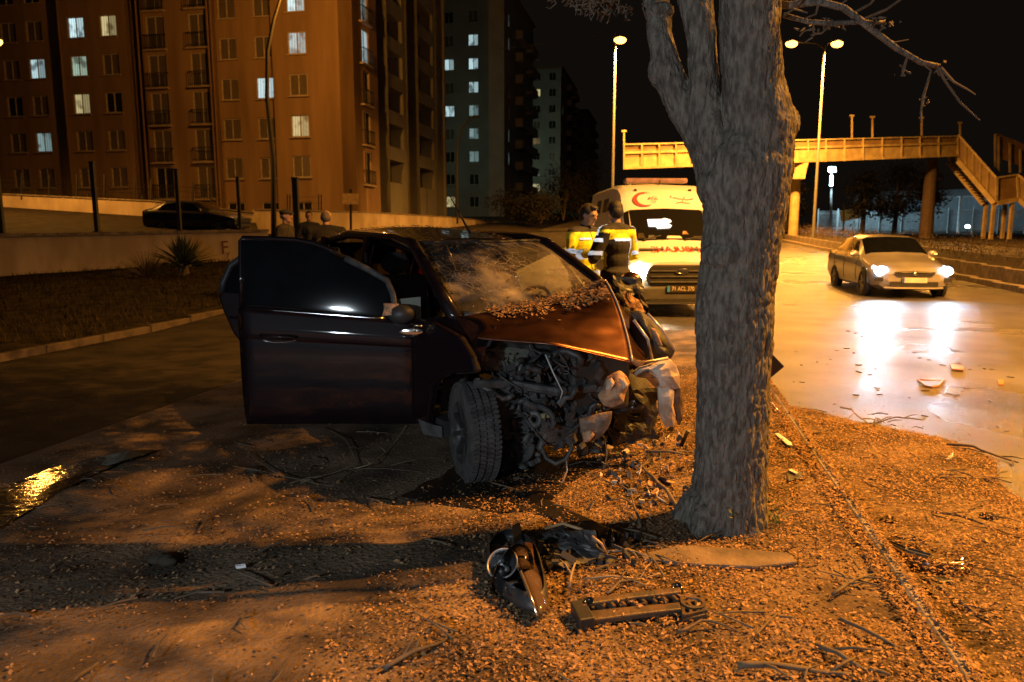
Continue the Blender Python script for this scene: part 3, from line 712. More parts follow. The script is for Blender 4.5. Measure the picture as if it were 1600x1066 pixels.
ld = bpy.data.lights.new('flood_light', 'SPOT'); ld.energy = 9000; ld.color = (.55,.85,1); ld.spot_size = R(130); ld.spot_blend = .6; ld.shadow_soft_size = .3
lo = link('flood_light', ld, fr, wm(fr).inverted()@at(1300, 266, 81.3)); lo.rotation_euler = (Vector((.7, .25, -.75))).to_track_quat('-Z','Y').to_euler()
palefence = M('pale_fence', (.3,.33,.33), .6)
fz = thing('palisade_fence', at(1420, 385, 84), 'pale floodlit palisade fence across the far side of the road', 'fence')
a = at(1275, 388, 84); b = at(1640, 392, 70); n = 70; ga = gz(a.x,a.y)
for i in range(n+1):
    p = a.lerp(b, i/n); p.z = gz(p.x,p.y); 
    if i % 7 == 0: m = MB(); m.bar(p, p+Vector((0,0,2.6)), .12); m.build('post', palefence, fz, world=True)
m = MB()
for i in range(n*3):
    p = a.lerp(b, i/n/3); p.z = gz(p.x,p.y); m.bar(p+Vector((0,0,.2)), p+Vector((0,0,2.4)), .06, .02)
for zz in (.5, 2.1):
    p = a.copy(); q = b.copy(); p.z = gz(p.x,p.y)+zz; q.z = gz(q.x,q.y)+zz; m.bar(p+V*.05, q+V*.05, .06)
m.build('pales', palefence, fz, world=True, kind='stuff')
shed = thing('shed', at(1400, 390, 98), 'long low dark shed in the floodlit yard behind the palisade fence', 'building')
a = at(1330, 385, 96); b = at(1640, 385, 84)
m = MB(); d = (b-a); nn = Vector((-d.y,d.x,0)).normalized()*6; a.z = b.z = gz(a.x,a.y)-.5
m.prism([a, b, b+nn, a+nn], (0,0,4.3)); m.build('wall', M('blue_grey_cladding', (.16,.20,.22), .7, scale=1, stretch=(3,3,.1)), shed, world=True)
m = MB(); m.prism([a-nn*.05+Vector((0,0,4.3)), b-nn*.05+Vector((0,0,4.3)), b+nn*.5+Vector((0,0,5.3)), a+nn*.5+Vector((0,0,5.3))], (0,0,.15)); m.build('roof', palefence, shed, world=True)
bb_ = thing('billboard', at(1330, 375, 76), 'small pale floodlit board on a post left of the far trees', 'sign')
m = MB(); m.bar(at(1318, 385, 76), at(1318, 318, 76), .14); m.build('post', steel, bb_, world=True)
m = MB(); m.box(at(1330, 335, 76), (2.2,.12,1.1), Matrix.Rotation(-.2,3,'Y')); m.build('panel', M('pale_board', (.4,.5,.52), .6), bb_, world=True)
wp = thing('white_pole', at(1497, 380, 74), 'white painted pole lit by the floodlight under the stair', 'pole')
m = MB(); m.tube([at(1495, 382, 74), at(1501, 308, 74)], [.14,.12], 8); m.box(at(1501, 307, 74), (.3,.3,.1)); m.build('pole', M('pole_white', (.6,.65,.66), .5, emis=None), wp, False, True)
sl = thing('yard_lamp', at(1512, 385, 72), 'small low white yard lamp near the white pole', 'lamp')
m = MB(); m.bar(at(1512, 388, 72), at(1512, 356, 72), .08); m.build('post', darksteel, sl, world=True)
m = MB(); m.ell(at(1512, 354, 72), (.22,.22,.16)); m.build('globe', M('yard_globe', (1,1,1), .3, emis=(.6,.9,1), estr=18), sl, True, True)
# ------------------------------------------------------------------ hedges, bushes and background trees
hd_ = thing('median_hedge', st(10.2, 20, .4), 'low dark leafless hedge on the raised median beyond the silver car', 'hedge')
mb = MB(); rng = random.Random(3)
for i in range(150):
    t = 9+i*.38; s = rng.uniform(9.3, 11.2); mb.leaves(st(s, t, rise(s,t)+.62+rng.uniform(0,.2)), (.55,.55,.38), 42, .05, rng)
mb.build('foliage', M('red_brown_leaf', (.085,.05,.04), .8, col2=(.03,.02,.02), island=True, lo=0, hi=1), hd_, world=True)
mb = MB()
for i in range(260):
    t = 9+i*.22; s = rng.uniform(9.3, 11.2); p = st(s, t, rise(s,t)+.3); mb.tube([p, p+Vector((rng.uniform(-.2,.2), rng.uniform(-.2,.2), rng.uniform(.5,.9)))], [.012,.004], 3, False)
mb.build('stems', twig_m, hd_, world=True, kind='stuff')
def bush(base, r, label, mat=leaf_m, n=900, size=.09, group=None, name='bush', cat='bush'):
    rng = random.Random(int(abs(base.x)*100)); root = thing(name, base, label, cat, group=group); mb = MB()
    for k in range(9):
        c = Vector((rng.uniform(-.6,.6)*r[0], rng.uniform(-.6,.6)*r[1], r[2]*rng.uniform(.3,.85))); mb.leaves(c, (r[0]*.5, r[1]*.5, r[2]*.38), n//9, size, rng)
    mb.build('crown', mat, root); st_ = MB()
    for k in range(6): st_.tube([(0,0,-.1), (rng.uniform(-.3,.3)*r[0], rng.uniform(-.3,.3)*r[1], r[2]*.6)], [.05,.015], 5)
    st_.build('stem', twig_m, root); return root
darkleaf = M('dark_leaf', (.012,.011,.007), .8, island=True, lo=0, hi=1)
for i, (px, py, Y, r, lb) in enumerate([(845, 366, 64, (2.6,2,2.4), 'dark rounded bush just left of the police officers'), (880, 368, 70, (2.6,2,5.0), 'tall dark bush behind the officer holding a clipboard'), (810, 364, 66, (3.2,2,2.6), 'wide dark bush at the right end of the street wall'), (905, 368, 75, (3,2.4,6.5), 'dark evergreen shrub between the towers and the ambulance')]):
    p = at(px, py, Y); bush(Vector((p.x, p.y, gz(p.x,p.y))), r, lb, n=1500, size=.16, mat=darkleaf)
def far_tree(px, Y, h, cr, label):
    p = at(px, 385, Y); z = gz(p.x,p.y); rng = random.Random(px); root = thing('evergreen_tree', (p.x,p.y,z), label, 'tree', group='dark trees beyond the road'); m = MB()
    m.tube([(0,0,0),(.1,0,h*.4),(0,.1,h*.9)], [.25,.18,.06], 7); m.build('trunk', bark, root); mb = MB()
    for k in range(16):
        a = rng.uniform(0,6.3); zz = h*(.35+.62*rng.random()); rr = cr*(1.1-(zz/h)*.7)*rng.random(); mb.leaves((rr*math.cos(a), rr*math.sin(a), zz), (cr*.45,cr*.45,cr*.35), 110, .22, rng)
    mb.build('crown', leaf_m, root)
for px, Y, h, cr, lb in ((1345, 70, 5.5, 2.6, 'dark evergreen tree behind the silver car roof'), (1395, 73, 6.5, 3.0, 'dark bushy tree midway under the footbridge'), (1440, 69, 5.8, 2.4, 'dark tree beside the bridge pier'), (1225, 66, 5.0, 2.2, 'dark tree left of the lamp post under the footbridge')):
    far_tree(px, Y, h, cr, lb)
# spiky agave in front of the wall
p = ground(288, 436); ag = thing('agave', p, 'spiky round agave plant in front of the boundary wall', 'plant'); mb = MB(); rng = random.Random(8)
for i in range(150):
    az = rng.uniform(0, 6.283); el = rng.uniform(.05, 1.45); l = rng.uniform(.8, 1.12)*(1.0 if el < 1 else .92); d = Vector((math.cos(az)*math.cos(el), math.sin(az)*math.cos(el), math.sin(el))); sd = d.cross(Vector((0,0,1))).normalized()*.035
    b0 = Vector((0,0,.32)); m1 = b0+d*l*.5; tip = b0+d*l-Vector((0,0,.12*math.cos(el)))
    mb.add([b0-sd*.8, b0+sd*.8, m1+sd, tip, m1-sd, m1+Vector((0,0,-.02))], [(0,1,2,5),(0,5,4),(5,2,3),(4,5,3)])
mb.build('leaves', agave_m, ag, kind='stuff'); m = MB(); m.tube([(0,0,-.05),(0,0,.4)], [.16,.12], 9); m.build('stem', twig_m, ag)
mb = MB(); rng = random.Random(18); p2 = ground(232, 438); dg_ = thing('dry_bush', p2, 'small dry twiggy bush left of the agave', 'bush')
for i in range(160):
    a = rng.uniform(0,6.3); e = rng.uniform(.3,1.5); d = Vector((math.cos(a)*math.cos(e), math.sin(a)*math.cos(e), math.sin(e))); mb.tube([(0,0,0), d*.35, d*rng.uniform(.6,.95)+Vector((0,0,-.1))], [.012,.008,.003], 3, False)
mb.build('stems', twig_m, dg_, kind='stuff')
# ------------------------------------------------------------------ vehicles
class Loft:
    def __init__(s, secs): s.s = secs                # secs = [(x, [(w, z) ...])] from bottom centre to top centre
    def P(s, fi, k, side=1):
        i = min(int(fi), len(s.s)-2); a = fi-i; j = min(int(k), len(s.s[0][1])-2); b = k-j
        g = lambda i, j: Vector((s.s[i][0], s.s[i][1][j][0]*side, s.s[i][1][j][1]))
        return (g(i,j)*(1-b)+g(i,j+1)*b)*(1-a)+(g(i+1,j)*(1-b)+g(i+1,j+1)*b)*a
    def body(s, mb, sub=3):
        nf = len(s.s)-1; nk = len(s.s[0][1])-1
        for side in (1, -1): mb.grid(lambda u, v: s.P(u*nf, v*nk, side), nf*sub, nk*2)
        for i in (0, nf):
            pts = [s.P(i, k*.5, 1) for k in range(nk*2+1)]; o = [s.P(i, k*.5, -1) for k in range(nk*2-1, 0, -1)]
            mb.add(pts+o, [tuple(range(len(pts)+len(o)))])
        return mb
    def patch(s, mb, c, side=1, off=.006, nu=5, nv=4):  # c = four (station, point) corners
        def q(u, v):
            a = [c[0][n]*(1-u)+c[1][n]*u for n in (0,1)]; b = [c[3][n]*(1-u)+c[2][n]*u for n in (0,1)]
            fi, k = a[0]*(1-v)+b[0]*v, a[1]*(1-v)+b[1]*v; e = .03
            p = s.P(fi, k, side); d1 = s.P(fi+e if fi < len(s.s)-1-e else fi-e, k, side)-p; d2 = s.P(fi, k+e if k < len(s.s[0][1])-1-e else k-e, side)-p
            n = d1.cross(d2)
            if n.length < 1e-9: return p
            n.normalize(); cen = Vector((p.x, 0, .8))
            if n.dot(p-cen) < 0: n = -n
            return p+n*off
        return mb.grid(q, nu, nv)
def atY(L, f, y):
    k = 8.0
    while k > 4.5 and L.P(f, k).y < abs(y): k -= .02
    p = L.P(f, k); return Vector((p.x, y, p.z))
def autosmooth(o, ang=35):
    for p in o.data.polygons: p.use_smooth = True
    try: o.data.set_sharp_from_angle(angle=R(ang))
    except Exception: pass
    return o
TYRE = {}
def wheel(root, p, r=.31, wd=.19, rim=True, side=1):
    k = (r, wd)
    if k not in TYRE:
        m = MB(); m.lathe([(-wd/2, r*.66), (-wd/2, r*.93), (-wd*.4, r), (wd*.4, r), (wd/2, r*.93), (wd/2, r*.66)], (0,0,0), (0,1,0), 28, True)
        q = MB(); q.lathe([(wd*.42, .001), (wd*.38, r*.25), (wd*.28, r*.3), (wd*.28, r*.6), (wd*.46, r*.68)], (0,0,0), (0,1,0), 28)
        sp = MB()
        for i in range(5):
            a = 2*math.pi*i/5; sp.bar((r*.12*math.cos(a), wd*.42, r*.12*math.sin(a)), (r*.62*math.cos(a), wd*.36, r*.62*math.sin(a)), .07, .03, (0,1,0))
        TYRE[k] = (m.mesh('wheel', rubber, True), q.mesh('rim', darksteel, True), sp.mesh('spokes', rimmetal))
    t, q, sp = TYRE[k]
    o = link('wheel', t, root, p, (0, 0, 0 if side > 0 else math.pi)); link('rim', q, o); link('spokes', sp, o); return o
def sec(x, w_, zb, zs, wr, zr, mid=.5): return (x, [(0,zb),(.72*w_,zb),(.95*w_,zb+.10),(w_,mid),(.985*w_,zs-.10),(.93*w_,zs),(wr,zr-.055),(wr*.82,zr-.008),(0,zr+.012)])
def sedan(name, base, heading, label, mat, lit, plate=True):
    root = thing(name, base, label, 'car', heading); W = .875
    L = Loft([sec(0,.56,.30,.56,.42,.62,.42), sec(-.10,.74,.21,.62,.60,.69,.44), sec(-.42,.855,.18,.71,.70,.79), sec(-.9,W,.17,.80,.73,.89), sec(-1.22,W,.17,.885,.72,.965), sec(-2.02,W,.17,.93,.62,1.385), sec(-2.7,W,.17,.95,.625,1.435), sec(-3.35,W,.17,.97,.61,1.39), sec(-4.1,W,.19,.99,.68,1.10), sec(-4.40,.84,.24,.97,.66,1.05), sec(-4.5,.72,.32,.86,.52,.92)])
    b = L.body(MB()).build('body', mat, root); autosmooth(b)
    for (c, nm) in ((((4.10,6.05),(4.96,6.05),(4.96,8),(4.10,8)), 'windscreen'), (((7.08,6.1),(7.92,6.1),(7.92,8),(7.08,8)), 'rear_window')):
        m = MB(); L.patch(m, c, 1); L.patch(m, c, -1); m.build(nm, darkglass, root, smooth=True)
    for side in (1, -1):
        for c in (((4.35,5.12),(5.72,5.12),(5.72,5.9),(4.98,5.86)), ((5.82,5.12),(7.45,5.12),(7.2,5.86),(5.82,5.9))):
            m = MB(); L.patch(m, c, side); m.build('side_window', darkglass, root, smooth=True)
        for f in (4.25, 5.77, 7.25):
            m = MB(); m.tube([L.P(f, k, side)+Vector((0, side*.004, 0)) for k in (2.3, 3, 4, 4.9)], .006, 4); m.build('door_seam', blackplastic, root)
        for f in (5.45, 6.9):
            m = MB(); p = L.P(f, 4.3, side); m.box(p+Vector((0, side*.015, 0)), (.17,.03,.025)); m.build('door_handle', chrome, root)
        m = MB(); p = L.P(4.45, 5.15, side); m.ell(p+Vector((0, side*.10, .05)), (.06,.11,.075)); mo = m.build('mirror', mat, root, smooth=True)
        m = MB(); m.box(p+Vector((.052, side*.16, .04)), (.02,.06,.03)); m.build('indicator', M('amber_indicator', (.9,.5,.05), .3, emis=(1,.6,.1) if lit else None, estr=3), mo)
        m = MB(); m.lathe([(.003,.30),(.003,.375),(-.06,.375),(-.06,.30)], (-.80, side*W*.99, .31), (0, side, 0), 26, True); m.build('wheel_arch', blackplastic, root)
        m = MB(); m.lathe([(.003,.30),(.003,.375),(-.06,.375),(-.06,.30)], (-3.45, side*W*.99, .31), (0, side, 0), 26, True); m.build('wheel_arch', blackplastic, root)
        for x in (-.80, -3.45): wheel(root, Vector((x, side*(W-.075), .31)), side=side)
        hl = bpy.data.materials.get('car_headlight_lens') or M('car_headlight_lens', (1,1,1), .2, emis=(.62,.84,1), estr=30)
        m = MB(); L.patch(m, ((.55,4.6),(1.9,4.7),(2.1,5.6),(.7,5.9)), side, .008); m.build('headlight', M('headlight_glass', (.5,.5,.5), .1, emis=(.7,.88,1), estr=5) if lit else chrome, root, smooth=True)
        m = MB(); p = L.P(1.05, 5.15, side); m.ell(p+Vector((.03, 0, 0)), (.05,.15,.105), 14, 10); m.build('headlamp', hl if lit else greyplastic, root, smooth=True)
        if lit:
            ld = bpy.data.lights.new('headlamp_light', 'SPOT'); ld.energy = 260 if side < 0 else 105; ld.color = (.58,.80,1); ld.spot_size = R(150); ld.spot_blend = 1; ld.shadow_soft_size = .075
            lo = link('headlamp_light', ld, root, p+Vector((.16,0,0))); lo.rotation_euler = Vector((1, -.05, -.035)).to_track_quat('-Z','Y').to_euler()
        m = MB(); p = L.P(.9, 3.2, side); m.box(p+Vector((.02,0,-.02)), (.06,.17,.09)); m.build('fog_lamp', blackplastic, root)
        m = MB(); L.patch(m, ((9.0,4.3),(9.9,4.3),(9.9,5.7),(8.9,5.8)), side, .008); m.build('tail_light', M('tail_lens', (.35,.02,.02), .2), root, smooth=True)
    m = MB(); m.prism([(0.012,y,z) for y,z in ((-.44,.60),(-.36,.52),(0,.49),(.36,.52),(.44,.60),(0,.625))], (.02,0,0)); g = m.build('grille', blackplastic, root)
    m = MB(); m.tube([(.04,-.42,.60),(.05,0,.618),(.04,.42,.60)], .012, 6); m.ell((.05,0,.565), (.012,.045,.035)); m.build('grille_trim', chrome, g)
    m = MB(); m.box((.015,0,.34), (.03,1.0,.10)); m.build('lower_grille', blackplastic, root)
    m = MB(); m.tube([(-.02,-.62,.25),(.04,-.4,.245),(.05,0,.245),(.04,.4,.245),(-.02,.62,.25)], .022, 6); m.build('bumper_lip', mat, root)
    if plate:
        m = MB(); m.box((.035,0,.425), (.02,.52,.115)); p = m.build('number_plate', M('plate_white', (.75,.75,.73), .4), root)
        m = MB(); m.box((.047,-.235,.425), (.004,.045,.11)); m.build('plate_band', M('plate_blue', (.03,.12,.55), .4), p)
    return root
HR = math.atan2(-CU, -SU)
q = at(1428, 440, 16.6); q.z = gz(q.x, q.y)
sedan('silver_car', q, HR+R(1.5), 'silver saloon car with bright headlights driving on the wet road', silver, True)
pc = at(386, 352, 33.5); bz = min(((Vector(yard(u/40, v/40))-pc).xy.length, yard(u/40, v/40).z) for u in range(41) for v in range(41))[1]
sedan('parked_car', (pc.x-.1, pc.y, bz+.0), R(-8), 'dark saloon car parked in the yard behind the mesh fence', darkpaint, False, False)

# ---- ambulance
am = at(1063, 470, 13.4); amz = gz(am.x, am.y)
AH = math.atan2(-1, .03)
amb = thing('ambulance', (am.x, am.y, amz), 'white van ambulance with one headlight on, parked behind the police officers', 'ambulance', AH)
def vs(x, w_, zb, zs, wr, zr): return (x, [(0,zb),(.8*w_,zb),(.97*w_,zb+.10),(w_,zb+.45),(w_,zs-.10),(.985*w_,zs),(wr,zr-.08),(wr*.86,zr-.01),(0,zr+.02)])
AL = Loft([vs(0,.84,.34,.94,.78,1.02), vs(-.10,.95,.25,1.03,.84,1.12), vs(-.70,1.0,.22,1.24,.88,1.33), vs(-1.42,1.02,.22,1.34,.845,2.02), vs(-1.62,1.03,.22,1.36,.85,2.36), vs(-1.95,1.03,.22,1.38,.86,2.50), vs(-2.6,1.03,.22,1.4,.87,2.55), vs(-5.5,1.03,.25,1.4,.87,2.55)])
b = AL.body(MB(), 3).build('body', paint_w, amb); autosmooth(b, 40)
# opaque dark windscreen with a glowing patch on it for the lit cabin
vglass = bpy.data.materials.new('van_glass'); vglass.use_nodes = True; N, L_, b = nodes(vglass)
b.inputs['Base Color'].default_value = (.01,.01,.01,1); b.inputs['Roughness'].default_value = .06; b.inputs['Specular IOR Level'].default_value = .6
m = MB(); c = ((2.10,6.15),(2.97,6.1),(2.97,8),(2.10,8)); AL.patch(m, c, 1, .008); AL.patch(m, c, -1, .008); ws = m.build('windscreen', vglass, amb, smooth=True)
def wsp(y, f, off): return atY(AL, 2.1+.87*f, y)+Vector((.70,0,.72))*(off+.006)
def wspoly(pts, off=.016, th=.006): return [wsp(y, f, off) for y, f in pts]
m = MB()
m.prism(wspoly([(-.40,.42),(-.26,.40),(-.24,.34),(.0,.34),(.05,.42),(-.02,.48),(.06,.55),(.05,.60),(-.06,.66),(-.12,.63),(-.40,.64)]), (.004,0,.004)); m.build('cabin_glow_patch', M('cabin_glow', (1,1,1), .4, emis=(.86,1,.98), estr=1.6), ws)
for ya, yb, f0, f1, mat in ((-.66,-.50,.05,.22,tancloth),(-.46,-.30,.02,.14,greyplastic),(-.1,.2,.03,.10,paint_w),(.4,.66,.02,.12,tancloth),(.22,.34,.16,.26,brokenbrown)):
    m = MB(); m.prism(wspoly([(ya,f0),(yb,f0),(yb-.03,f1),(ya+.03,f1)], .012), (.004,0,.004)); m.build('dashboard_paper', mat, ws)
m = MB()
for y0 in (-.55, .25): m.tube([wsp(y0, -.01, .03), wsp(y0+.34, .10, .03)], .012, 5)
m.build('wiper', blackplastic, ws)
for side in (1, -1):
    m = MB(); AL.patch(m, ((2.35,5.15),(3.4,5.1),(3.4,5.75),(2.93,5.8)), side, .008); m.build('side_window', darkglass, amb, smooth=True)
    for f0, f1 in ((6.05,6.28),(6.42,6.62)):
        m = MB(); AL.patch(m, ((f0,5.55),(f1,5.55),(f1,5.82),(f0,5.82)), side, .01); m.build('high_window', darkglass, amb, smooth=True)
    m = MB(); AL.patch(m, ((3.5,4.1),(6.98,4.1),(6.98,4.45),(3.5,4.45)), side, .006, 10, 2); m.build('side_stripe', red_m, amb, smooth=True)
    m = MB(); p = AL.P(2.5, 5.1, side); m.box(p+Vector((.0, side*.16, .12)), (.12,.14,.26)); m.bar(p, p+Vector((0, side*.12, .08)), .05); m.build('mirror', blackplastic, amb)
    for x in (-1.0, -4.4): wheel(amb, Vector((x, side*.92, .33)), .33, .21, side=side)
    for x in (-1.0, -4.4):
        m = MB(); m.lathe([(.004,.33),(.004,.41),(-.06,.41),(-.06,.33)], (x, side*1.0, .34), (0,side,0), 24, True); m.build('wheel_arch', blackplastic, amb)
    m = MB(); m.ell((-.02, side*.74, .87), (.075,.17,.14), 14, 8); h = m.build('headlight', greyplastic if side > 0 else M('ambulance_lens', (1,1,1), .2, emis=(1,.84,.5), estr=70), amb, smooth=True)
    if side < 0:
        ld = bpy.data.lights.new('headlamp_light', 'SPOT'); ld.energy = 300; ld.color = (1,.84,.55); ld.spot_size = R(100); ld.spot_blend = .9; ld.shadow_soft_size = .08
        lo = link('headlamp_light', ld, amb, (.12, side*.74, .87)); lo.rotation_euler = Vector((1, .02, -.08)).to_track_quat('-Z','Y').to_euler()
    m = MB(); m.box((-.36, side*.48, 1.245), (.05,.46,.03), Matrix.Rotation(-.32,3,'Y')); m.build('bonnet_vent', blackplastic, amb)
    m = MB(); m.tube([(-1.80, side*.55, 2.36), (-1.66, side*.55, 2.33)], .02, 5); m.box((-1.66, side*.55, 2.37), (.04,.05,.09)); m.build('roof_nozzle', blackplastic, amb)
m = MB(); m.prism([(.004,y,z) for y,z in ((-.60,.60),(-.66,.78),(-.62,.90),(-.52,.98),(.52,.98),(.62,.90),(.66,.78),(.60,.60))], (.05,0,0)); gr = m.build('grille', blackplastic, amb); mods(gr, ('BEVEL', dict(width=.03, segments=3)))
for z in (.70, .80, .90):
    m = MB(); m.box((.062, 0, z-.03), (.03, 1.12, .022)); m.build('grille_bar', greyplastic, gr)
m = MB(); m.ell((.075, 0, .865), (.016,.115,.052), 20, 8); e = m.build('emblem', M('emblem_blue', (.04,.05,.09), .3), gr, smooth=True)
m = MB(); m.lathe([(-.006,.105),(.006,.105),(.006,.117),(-.006,.117)], (0,0,0), (1,0,0), 26, True)
em = m.mesh('emblem_ring', chrome, True)
for v in em.vertices: v.co.z *= .45
link('emblem_ring', em, e, (.080,0,.865))
text('Ford', .075, chrome, frame(Vector((.092,0,.862)), (0,1,0), (0,0,1), (1,0,0)), e, 'emblem_script', .002, False)
m = MB(); m.box((-.02,0,.45), (.16,1.86,.28)); bu = m.build('bumper', M('grey_bumper', (.075,.073,.07), .6, bump=.1), amb); mods(bu, ('BEVEL', dict(width=.05, segments=3)))
m = MB(); m.box((.064,0,.33), (.02,1.2,.07)); m.build('air_intake', blackplastic, amb)
m = MB(); m.box((.075,0,.545), (.02,.54,.12)); p = m.build('number_plate', M('dark_plate', (.05,.04,.035), .4), amb)
pt = M('plate_letters', (.80,.66,.46), .5)
text('71 ACL 370', .105, pt, frame(Vector((.088,.02,.545)), (0,1,0), (0,0,1), (1,0,0)), p, 'plate_lettering', .002, False, .80)
m = MB(); m.box((.087,-.245,.545), (.004,.045,.11)); m.build('plate_band', M('plate_band_blue', (.06,.30,.75), .4, emis=(.2,.6,1), estr=0), p)
a = AL.P(1.35, 8, 1); c = AL.P(1.75, 8, 1); nrm = Vector((a.z-c.z, 0, c.x-a.x)); nrm = -nrm if nrm.z < 0 else nrm
text('AMBULANS', .36, red_m, frame(AL.P(1.44,8,1)+nrm.normalized()*.016+Vector((0,.04,0)), (0,1,0), (c-a), nrm), amb, 'lettering', .003, False, -.56)
# roof cap artwork: red crescent and small dark lettering
cn = Vector((.86, 0, .42)).normalized()
def cap(y, f, off=.012):
    return atY(AL, 3.0+1.0*f, y)+cn*(off+.012)
cr = []
for i in range(25): t = R(62)+R(236)*i/24; cr.append((-.40+.21*math.cos(t)*1.1, .52+.40*math.sin(t)*1.05))
for i in range(25): t = R(298)-R(236)*i/24; cr.append((-.345+.19*math.cos(t)*1.05, .53+.37*math.sin(t)*.98))
m = MB(); n0 = len(cr)//2
fs = [(i, i+1, len(cr)-2-i, len(cr)-1-i) for i in range(n0-1)]
m.add([cap(y, f) for y, f in cr], fs); m.build('red_crescent', red_m, amb)
text('ACiL', .095, M('dark_print', (.10,.03,.02), .6), frame(cap(-.22,.56), (0,1,0), cap(0,1)-cap(0,0), cn), amb, 'lettering', .002, False, 1.0)
text('112', .055, bpy.data.materials['dark_print'], frame(cap(-.22,.36), (0,1,0), cap(0,1)-cap(0,0), cn), amb, 'lettering', .002, False, 1.2)
fm = M('faded_print', (.62,.45,.38), .6); m = MB()
for pts in ([(.18,.62),(.32,.55),(.48,.52),(.60,.60)], [(.36,.35),(.40,.52),(.42,.7)], [(.24,.30),(.34,.36),(.52,.30)], [(.14,.72),(.15,.6)]): m.tube([cap(y,f,.010) for y, f in pts], .009, 4)
m.build('faded_emblem', fm, amb)
m = MB(); m.box((-2.35,0,2.62), (.30,1.3,.10)); lb = m.build('light_bar', M('light_bar_lens', (.35,.22,.26), .2), amb); mods(lb, ('BEVEL', dict(width=.03, segments=2)))
m = MB(); m.tube([(-1.9,0,2.53),(-1.95,0,2.60)], .02, 5); m.build('roof_marker', blackplastic, amb)

# ------------------------------------------------------------------ people
def person(base, face, H, label, head=(0,0), arms=None, top='jacket', topmat=blackcloth, legmat=trouser_m, hair=hair_m, hairtype='short', bulk=1.0, stride=.0, bands=None, group=None, vest=None):
    root = thing('person', base, label, 'person', face); k = H/1.78
    hy, hp = head; HM = Matrix.Rotation(R(hy), 3, 'Z')@Matrix.Rotation(R(hp), 3, 'Y'); hb = Vector((0,0,1.52))
    def hd(v): return hb+HM@(Vector(v)-hb)
    arms = arms or [((-.03,.27,1.15),(.03,.28,.90)), ((-.03,-.27,1.15),(.03,-.28,.90))]
    def shapes(mb, g, parts):
        if 'head' in parts:
            mb.ell(hd((.015,0,1.675)), (.097,.077,.108), 20, 14, HM); mb.ell(hd((.045,0,1.605)), (.062,.056,.062), 16, 10, HM)
            mb.ell(hd((.114,0,1.650)), (.020,.014,.030), 10, 8, HM); mb.ell(hd((.098,0,1.700)), (.018,.055,.014), 10, 8, HM); mb.ell(hd((.098,0,1.607)), (.014,.024,.010), 10, 8, HM); mb.ell(hd((.085,0,1.575)), (.03,.028,.025), 10, 8, HM)
            for s in (1,-1): mb.ell(hd((.0,s*.078,1.665)), (.022,.012,.034), 10, 8, HM)
            mb.tube([(-.01,0,1.40),(-.005,0,1.50),hd((.0,0,1.60))], [.075,.057,.055], 14)
        if 'torso' in parts:
            for z, rx, ry, rz in ((.97,.12,.165,.14),(1.12,.108,.145,.17),(1.30,.12,.172,.19)): mb.ell((0,0,z), (rx*bulk+g, ry*bulk+g, rz), 18, 12)
            mb.tube([(-.01,-.165*bulk,1.425),(-.01,0,1.455),(-.01,.165*bulk,1.425)], [.062+g,.075+g,.062+g], 12)
        if 'hem' in parts: mb.tube([(0,0,.86),(0,0,1.0)], [.165*bulk+g]*2, 18); 
        if 'collar' in parts: mb.tube([(-.012,0,1.44),(-.008,0,1.525)], [.085+g*.5,.078+g*.4], 16)
        if 'arms' in parts:
            for s, (e, wv) in zip((1,-1), arms): mb.tube([(-.01,s*.19*bulk,1.415), e, wv], [.058+g,.046+g,.034+g*.9], 12); mb.ell((-.01,s*.19*bulk,1.42),(.062+g,.058+g,.066+g))
        if 'hands' in parts:
            for s, (e, wv) in zip((1,-1), arms):
                e = Vector(e); wv = Vector(wv); d = (wv-e).normalized(); sd = d.orthogonal().normalized()
                sd = d.cross(Vector((0,0,1))); sd = sd.normalized() if sd.length > .2 else Vector((1,0,0)); nn = sd.cross(d)
                mb.tube([wv-d*.03, wv+d*.05, wv+d*.09], [.03,.033,.03], 10)
                for j, (o, l) in enumerate(((-.030,.062),(-.011,.075),(.010,.070),(.029,.055))):
                    a = wv+d*.085+sd*o; mb.tube([a, a+d*l*.55-nn*.008, a+d*l*.8-nn*.035], [.011,.0105,.009], 7)
                a = wv+d*.03+sd*.03*s; mb.tube([a, a+sd*.03*s+d*.03, a+sd*.035*s+d*.065-nn*.02], [.013,.012,.010], 7)
        if 'legs' in parts:
            for s in (1,-1): mb.tube([(0,s*.088,.95),(.02+stride*s*.5,s*.10,.50),(-.02+stride*s,s*.105,.10)], [.094+g,.062+g,.045+g], 12)
            mb.ell((0,0,.95), (.125+g,.165+g,.12), 16, 10)
        if 'feet' in parts:
            for s in (1,-1): mb.ell((.06+stride*s,s*.108,.045), (.135,.047,.05), 14, 8); mb.tube([(-.02+stride*s,s*.105,.05),(-.02+stride*s,s*.105,.14)], .047, 10)
    def fin(mb, vox, name, mat, parent=root, sm=2):
        me = bake(mb, vox, sm); me.transform(Matrix.Scale(k, 4)); me.materials.clear(); me.materials.append(mat); return link(name, me, parent)
    mb = MB(); shapes(mb, 0, ('head','torso','arms','hands','legs','feet')); body = fin(mb, .0085, 'body', skin_m)
    mb = MB(); shapes(mb, .014, ('legs',)); fin(mb, .014, 'trousers', legmat)
    mb = MB()
    for s in (1,-1): mb.ell((.062+stride*s,s*.108,.05), (.15,.056,.06), 14, 8)
    fin(mb, .012, 'shoes', blackplastic)
    mb = MB(); shapes(mb, .026, ('torso','hem','arms','collar')); jk = fin(mb, .011, 'jacket', topmat, sm=3)
    # eyes
    m = MB()
    for s in (1,-1): m.ell(hd((.100,s*.032,1.678)), (.009,.014,.008), 8, 6, HM)
    me = m.mesh('eyes', M('eye', (.05,.04,.035), .2), True); me.transform(Matrix.Scale(k,4)); link('eyes', me, root)
    # hair or cap
    m = MB()
